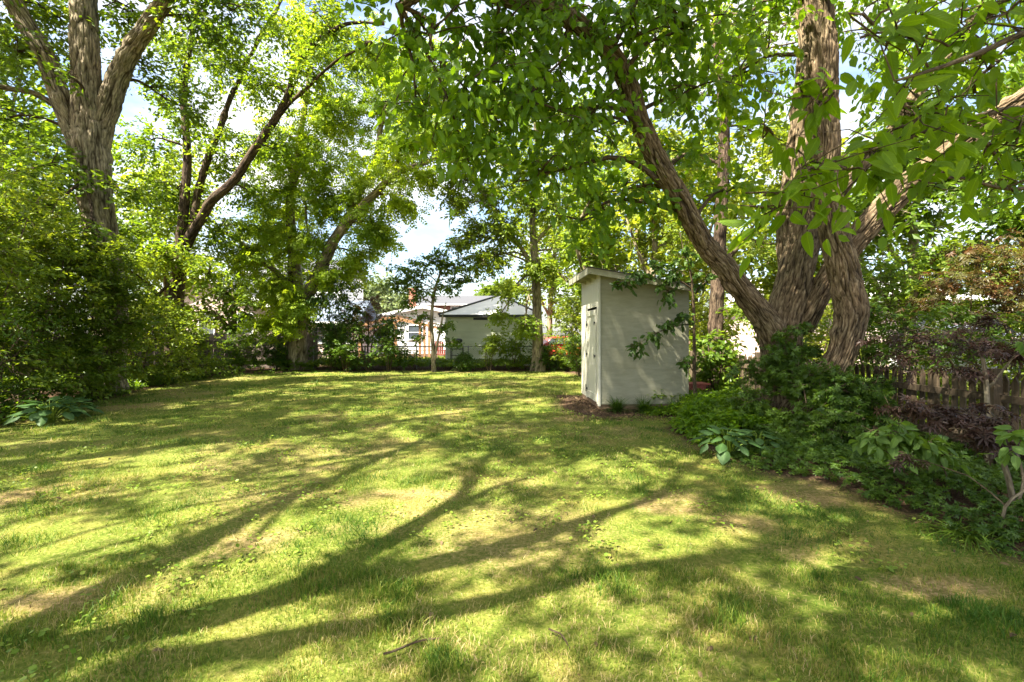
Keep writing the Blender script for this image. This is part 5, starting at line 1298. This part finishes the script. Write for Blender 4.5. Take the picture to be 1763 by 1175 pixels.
# ------------------------------------------------------------------ hostas
HM = leaf_mesh('hosta', (.36, .32), M['hosta'], -.35, None)
def hosta(label, x, y, n, R, Ls, seed):
    rr = np.random.default_rng(seed); root = thing('hosta', label, 'plant', (x, y, 0))
    st = Geo(); P = []; A = []; Nn = []; Sz = []
    z0 = gheight(np.array([x]), np.array([y]))[0]
    for k in range(n):
        t = (k + .5) / n; a = k * 2.39996 + rr.uniform(-.2, .2)
        rad = R * (.12 + .75 * t); h = z0 + (.30 - .20 * t) * (R / .45) + .05
        d = np.array([math.cos(a), math.sin(a), 0])
        p = np.array([x, y, h]) + d * rad
        P.append(p); A.append(d * (.8) + np.array([0, 0, .35 - .75 * t]) + rr.normal(0, .12, 3)); Nn.append(d * (.2 + .55 * t) + np.array([0, 0, .9]) + rr.normal(0, .12, 3)); Sz.append(Ls * rr.uniform(.75, 1.12))
        tube(st, [(x + d[0] * .03, y + d[1] * .03, z0, .006), (x + d[0] * rad * .5, y + d[1] * rad * .5, z0 + h * .75, .005), (*p, .004)], 5, .08)
    part('stalks', st, M['clover'], root, (x, y, 0), True)
    leaf_objects(root, HM, np.array(P), np.array(A), np.array(Nn), np.array(Sz), np.array([x, y, 0.0]))
q = G(1268, 800); hosta('broad-leaved blue-green hosta at the lawn edge before the large tree', q[0] + .05, q[1] + .35, 30, .40, .19, 1)
q = G(1345, 800); hosta('smaller dark hosta tucked against the foot of the large tree', q[0], q[1] + .5, 16, .30, .19, 2)
q = G(30, 735); hosta('large hosta with wide pale green leaves at the left edge of the lawn', q[0] + .1, q[1] + .45, 34, .50, .25, 3)
q = G(95, 722); hosta('hosta with drooping grey-green leaves right of the large left one', q[0] - .05, q[1] + .35, 24, .40, .24, 4)

# ------------------------------------------------------------------ strap-leaved clumps
def strap(name, label, x, y, n, Lr, w, mat, seed, cat='plant', up=.8):
    rr = np.random.default_rng(seed); g = Geo(); z0 = gheight(np.array([x]), np.array([y]))[0] - .01
    a = rr.uniform(0, 6.283, n); L = rr.uniform(*Lr, n); e = rr.uniform(.25, 1.1, n) * up
    V = []; Q = []; seg = 6
    for k in range(n):
        d = np.array([math.cos(a[k]), math.sin(a[k]), 0]); s = np.array([-d[1], d[0], 0]); p = np.array([rr.normal(0, .03), rr.normal(0, .03), 0]); el = e[k] * 1.3
        b0 = len(V)
        for i in range(seg):
            t = i / (seg - 1); ww = w * (1 - t ** 2 * .9) / 2
            V.append(p - s * ww); V.append(p + s * ww)
            p = p + (d * math.cos(el) + np.array([0, 0, math.sin(el)])) * L[k] / (seg - 1); el -= .52 - up * .30
        for i in range(seg - 1): Q.append((b0 + 2 * i, b0 + 2 * i + 1, b0 + 2 * i + 3, b0 + 2 * i + 2))
    V = np.array(V); V[:, 2] = np.maximum(V[:, 2], .005)
    g.add(V, None, Q, rnd=np.repeat(np.clip(rr.normal(.45, .2, n), 0, 1), seg - 1))
    o = part(name, g, mat); o.location = (x, y, z0); tag(o, label, cat)
for px_, lb, nn in ((1062, 'grassy dark clump at the left foot of the shed wall', 130), (1108, 'grassy dark clump at the middle of the shed wall foot', 150), (1162, 'grassy dark clump at the right foot of the shed wall', 120)):
    x_ = (px_ - 881.5) / FPX * 9.1; strap('lilyturf', lb, x_, 9.08, nn * 2, (.26, .44), .012, M['deep'], px_, up=1.0)
q = G(1660, 925); strap('spider_grass', 'sprawling clump of long arching grass blades at the right bed edge', q[0], q[1], 110, (.25, .5), .010, M['maple'], 5, up=.55)
q = G(1740, 935); strap('spider_grass', 'smaller arching grass clump at the foot of the purple maple', q[0], q[1], 70, (.2, .4), .009, M['maple'], 6, up=.6)
for i, (px_, py_, lb) in enumerate([(255, 668, 'arching dark grassy clump on the left border below the layered shrub'), (300, 663, 'pale-tipped grassy clump in the left border'), (165, 690, 'dark grassy clump in the shade of the left border'), (350, 655, 'grassy clump before the left board fence')]):
    q = G(px_, py_); strap('border_grass', lb, q[0] - .35, q[1] + .2, 150, (.35, .6), .02, M['maple'], 400 + i, up=.9)

# ------------------------------------------------------------------ ground cover
def cover(name, poly_fn, n, xr_, yr_, h_fn, mat, seed, size, label, tmpl=T_OVATE, nl=5, cv=.5, flat=.8, L=(.05, .12)):
    rr = np.random.default_rng(seed)
    x = rr.uniform(*xr_, n); y = rr.uniform(*yr_, n)
    k = poly_fn(x, y) + (vnoise(np.stack([x, y, 0 * x], 1), 2.2, seed) - .5) * .25 > 0; x, y = x[k], y[k]
    h = h_fn(x, y) * (.65 + .6 * vnoise(np.stack([x, y, 0 * x], 1), 3.5, seed + 1)) * rr.uniform(.75, 1.05, len(x))
    z = gheight(x, y) + h
    C = np.stack([x, y, z], 1); D = rr.normal(0, 1, C.shape) * [1, 1, .35] + [0, 0, .3]
    cvv = np.clip(cv + (fnoise(C, 1.6, seed + 3, 2) - .5) * .8, 0, 1)
    P, A, Nn, Sx, rn = sprays(C, D, rr.uniform(*L, len(C)), nl, rr, .25, flat, size, cvar=cvv)
    P[:, 2] = np.maximum(P[:, 2], gheight(P[:, 0], P[:, 1]) + .01)
    g = Geo(); place(g, tmpl, P, A, Nn, Sx, rn)
    tag(part(name, g, mat, kind='stuff'), label)
bed = lambda x, y: bedness(x, y) - .05
cover('groundcover', lambda x, y: np.minimum.reduce([bed(x, y) - .02, x - 2.45, 9.25 - y, y - 6.5, 4.6 - x]), 5200, (2.4, 4.7), (6.4, 9.3), lambda x, y: .32 * np.clip((x - xr(y)) * 2.2, .2, 1), M['broad'], 501, (.05, .085), 'bright mound of leafy groundcover', cv=.55)
cover('groundcover', lambda x, y: np.minimum.reduce([bed(x, y) - .05, x - 2.6, 6.5 - y, y - 1.4]), 4600, (2.6, 5.6), (1.4, 6.5), lambda x, y: .12 * np.clip((x - xr(y)) * 2, .15, 1.3), M['deep'], 502, (.035, .065), 'low green groundcover at right', cv=.75, tmpl=PALM)
cover('groundcover', lambda x, y: np.minimum.reduce([bed(x, y) - .05, x - 2.6, 16.5 - y, y - 9.3]), 2400, (2.6, 6), (9.3, 16.5), lambda x, y: .25 + 0 * x, M['maple'], 503, (.07, .11), 'leafy groundcover behind the shed', cv=.5, tmpl=T_SIMPLE, nl=7)
cover('undergrowth', lambda x, y: np.minimum(bed(x, y), -7.0 - x), 7600, (-11.8, -7.0), (3.5, 19.5), lambda x, y: .42 * np.clip((xl(y) - x) * 1.1, .12, 1), M['maple'], 504, (.07, .12), 'dark leafy undergrowth in the left border', cv=.25, tmpl=T_SIMPLE, nl=7)
cover('undergrowth', lambda x, y: np.minimum.reduce([bed(x, y), y - 18.8, 21.4 - y]), 4800, (-9.5, 5), (18.8, 21.4), lambda x, y: .30 + 0 * x, M['maple'], 505, (.08, .13), 'mixed green undergrowth along the back', cv=.5, tmpl=T_SIMPLE, nl=7)
# neighbour's rough grass and shrubs line beyond
cover('undergrowth', lambda x, y: np.minimum(y - 21.4, 1) * np.where((x > -3.3) & (x < 1.3), -1, 1), 3200, (-9, 6), (21.4, 25.5), lambda x, y: .18 + 0 * x, M['lime'], 506, (.12, .2), 'bright rough grass beyond the back fence', cv=.6, tmpl=T_SIMPLE, nl=5)
cover('undergrowth', lambda x, y: np.minimum(x - 5.5, 1), 5200, (5.5, 12), (2, 17), lambda x, y: .30 + 0 * x, M['lime'], 507, (.10, .16), 'sunlit green plants beyond the picket fence', cv=.6, tmpl=T_SIMPLE, nl=6)

# weeds in the turf
rr = np.random.default_rng(8)
cx, cyy = lawn_points(1900, 1.7, 10.0, rr); k = (bedness(cx, cyy) < .15) & (fnoise(np.stack([cx, cyy, 0 * cx], 1), .9, 77, 2) > .50); cx, cyy = cx[k], cyy[k]
rep = rr.integers(5, 16, len(cx)); x = np.repeat(cx, rep) + rr.normal(0, .055, rep.sum()); y = np.repeat(cyy, rep) + rr.normal(0, .055, rep.sum())
n = len(x); z = gheight(x, y) + rr.uniform(.018, .05, n)
g = Geo(); place(g, T_ROUND, np.stack([x, y, z], 1), rr.normal(0, 1, (n, 3)) * [1, 1, .2], rr.normal(0, .3, (n, 3)) + [0, 0, 1], rr.uniform(.014, .036, n), np.clip(rr.normal(.5, .25, n), 0, 1))
part('weeds', g, M['clover'], kind='stuff')
# dead leaves and straw
cx, cyy = lawn_points(5200, 1.7, 12, rr, 1.05); x, y = cx, cyy
bn_ = bedness(x, y); k = rr.random(len(x)) < np.where(bn_ > -.3, .95, .16); x, y = x[k], y[k]; n = len(x)
xs = rr.uniform(1.2, 3.6, 900); ys = rr.uniform(8.2, 9.4, 900); xs2 = rr.uniform(1.0, 1.7, 600); ys2 = rr.uniform(9, 11.6, 600)
x = np.concatenate([x, xs, xs2]); y = np.concatenate([y, ys, ys2]); n = len(x)
z = gheight(x, y) + rr.uniform(.006, .02, n)
g = Geo(); place(g, T_OVATES[1], np.stack([x, y, z], 1), rr.normal(0, 1, (n, 3)) * [1, 1, .35], rr.normal(0, .5, (n, 3)) + [0, 0, 1], rr.uniform(.02, .06, n), rr.random(n))
part('leaf_litter', g, M['litterleaf'], kind='stuff')
tris = sum(len(me.polygons) for me in bpy.data.meshes)
print('faces', tris)

clump('overhanging_shrub', 'dark green foliage leaning over the top of the picket fence right of the large tree', 'shrub', (6.2, 6.6),
      BL([(1520, 600, 6.8, .36, 26), (1600, 600, 6.3, .34, 24), (1555, 555, 6.9, .36, 24), (1670, 590, 5.9, .32, 20), (1500, 540, 7.2, .34, 18), (1640, 545, 6.6, .34, 20), (1735, 600, 5.5, .3, 16), (1720, 550, 6.2, .34, 16)]), M['deep'], 331,
      [[(6.2, 6.6, 0, .03), (6.1, 6.6, .9, .02), (5.7, 6.5, 1.4, .01)], [(6.2, 6.7, 0, .03), (6.3, 6.0, 1.0, .018), (5.9, 5.8, 1.6, .008)], [(6.2, 6.6, 0, .03), (6.2, 7.0, 1.0, .02), (5.8, 7.1, 1.6, .01)]],
      size=(.06, .10), nl=18, L=(.2, .34), droop=.2, flat=.7, gap=.34, br=.01, sub=2, zflat=.6, cvar=.7)
tris = sum(len(me.polygons) for me in bpy.data.meshes)
print('faces', tris)

# things of one kind share a group
GROUPS = {'background_tree': 'trees beyond the lawn and its fences', 'hosta': 'hostas at the lawn edges', 'lilyturf': 'grassy clumps along the shed wall', 'dark_bush': 'dark bushes along the back of the lawn',
          'hedge_shrub': 'shrubs beyond the picket fence', 'tall_shrub': 'tall shrubs in the left border', 'layered_shrub': 'layered shrubs in the left border', 'border_grass': 'grassy clumps in the left border',
          'spider_grass': 'arching grasses in the right bed', 'purple_maple': 'purple-leaved maples at the right', 'bright_bush': 'sunlit bushes beyond the back fence', 'stick': 'sticks fallen on the lawn',
          'stone': 'pale stones beside the log', 'low_bush': 'low bushes before the garage', 'corner_shrub': 'shrubs between the garage and the shed'}
for o in list(COL.objects):
    if o.parent is None and 'category' in o:
        k = o.name.split('.')[0]
        if k in GROUPS: o['group'] = GROUPS[k]
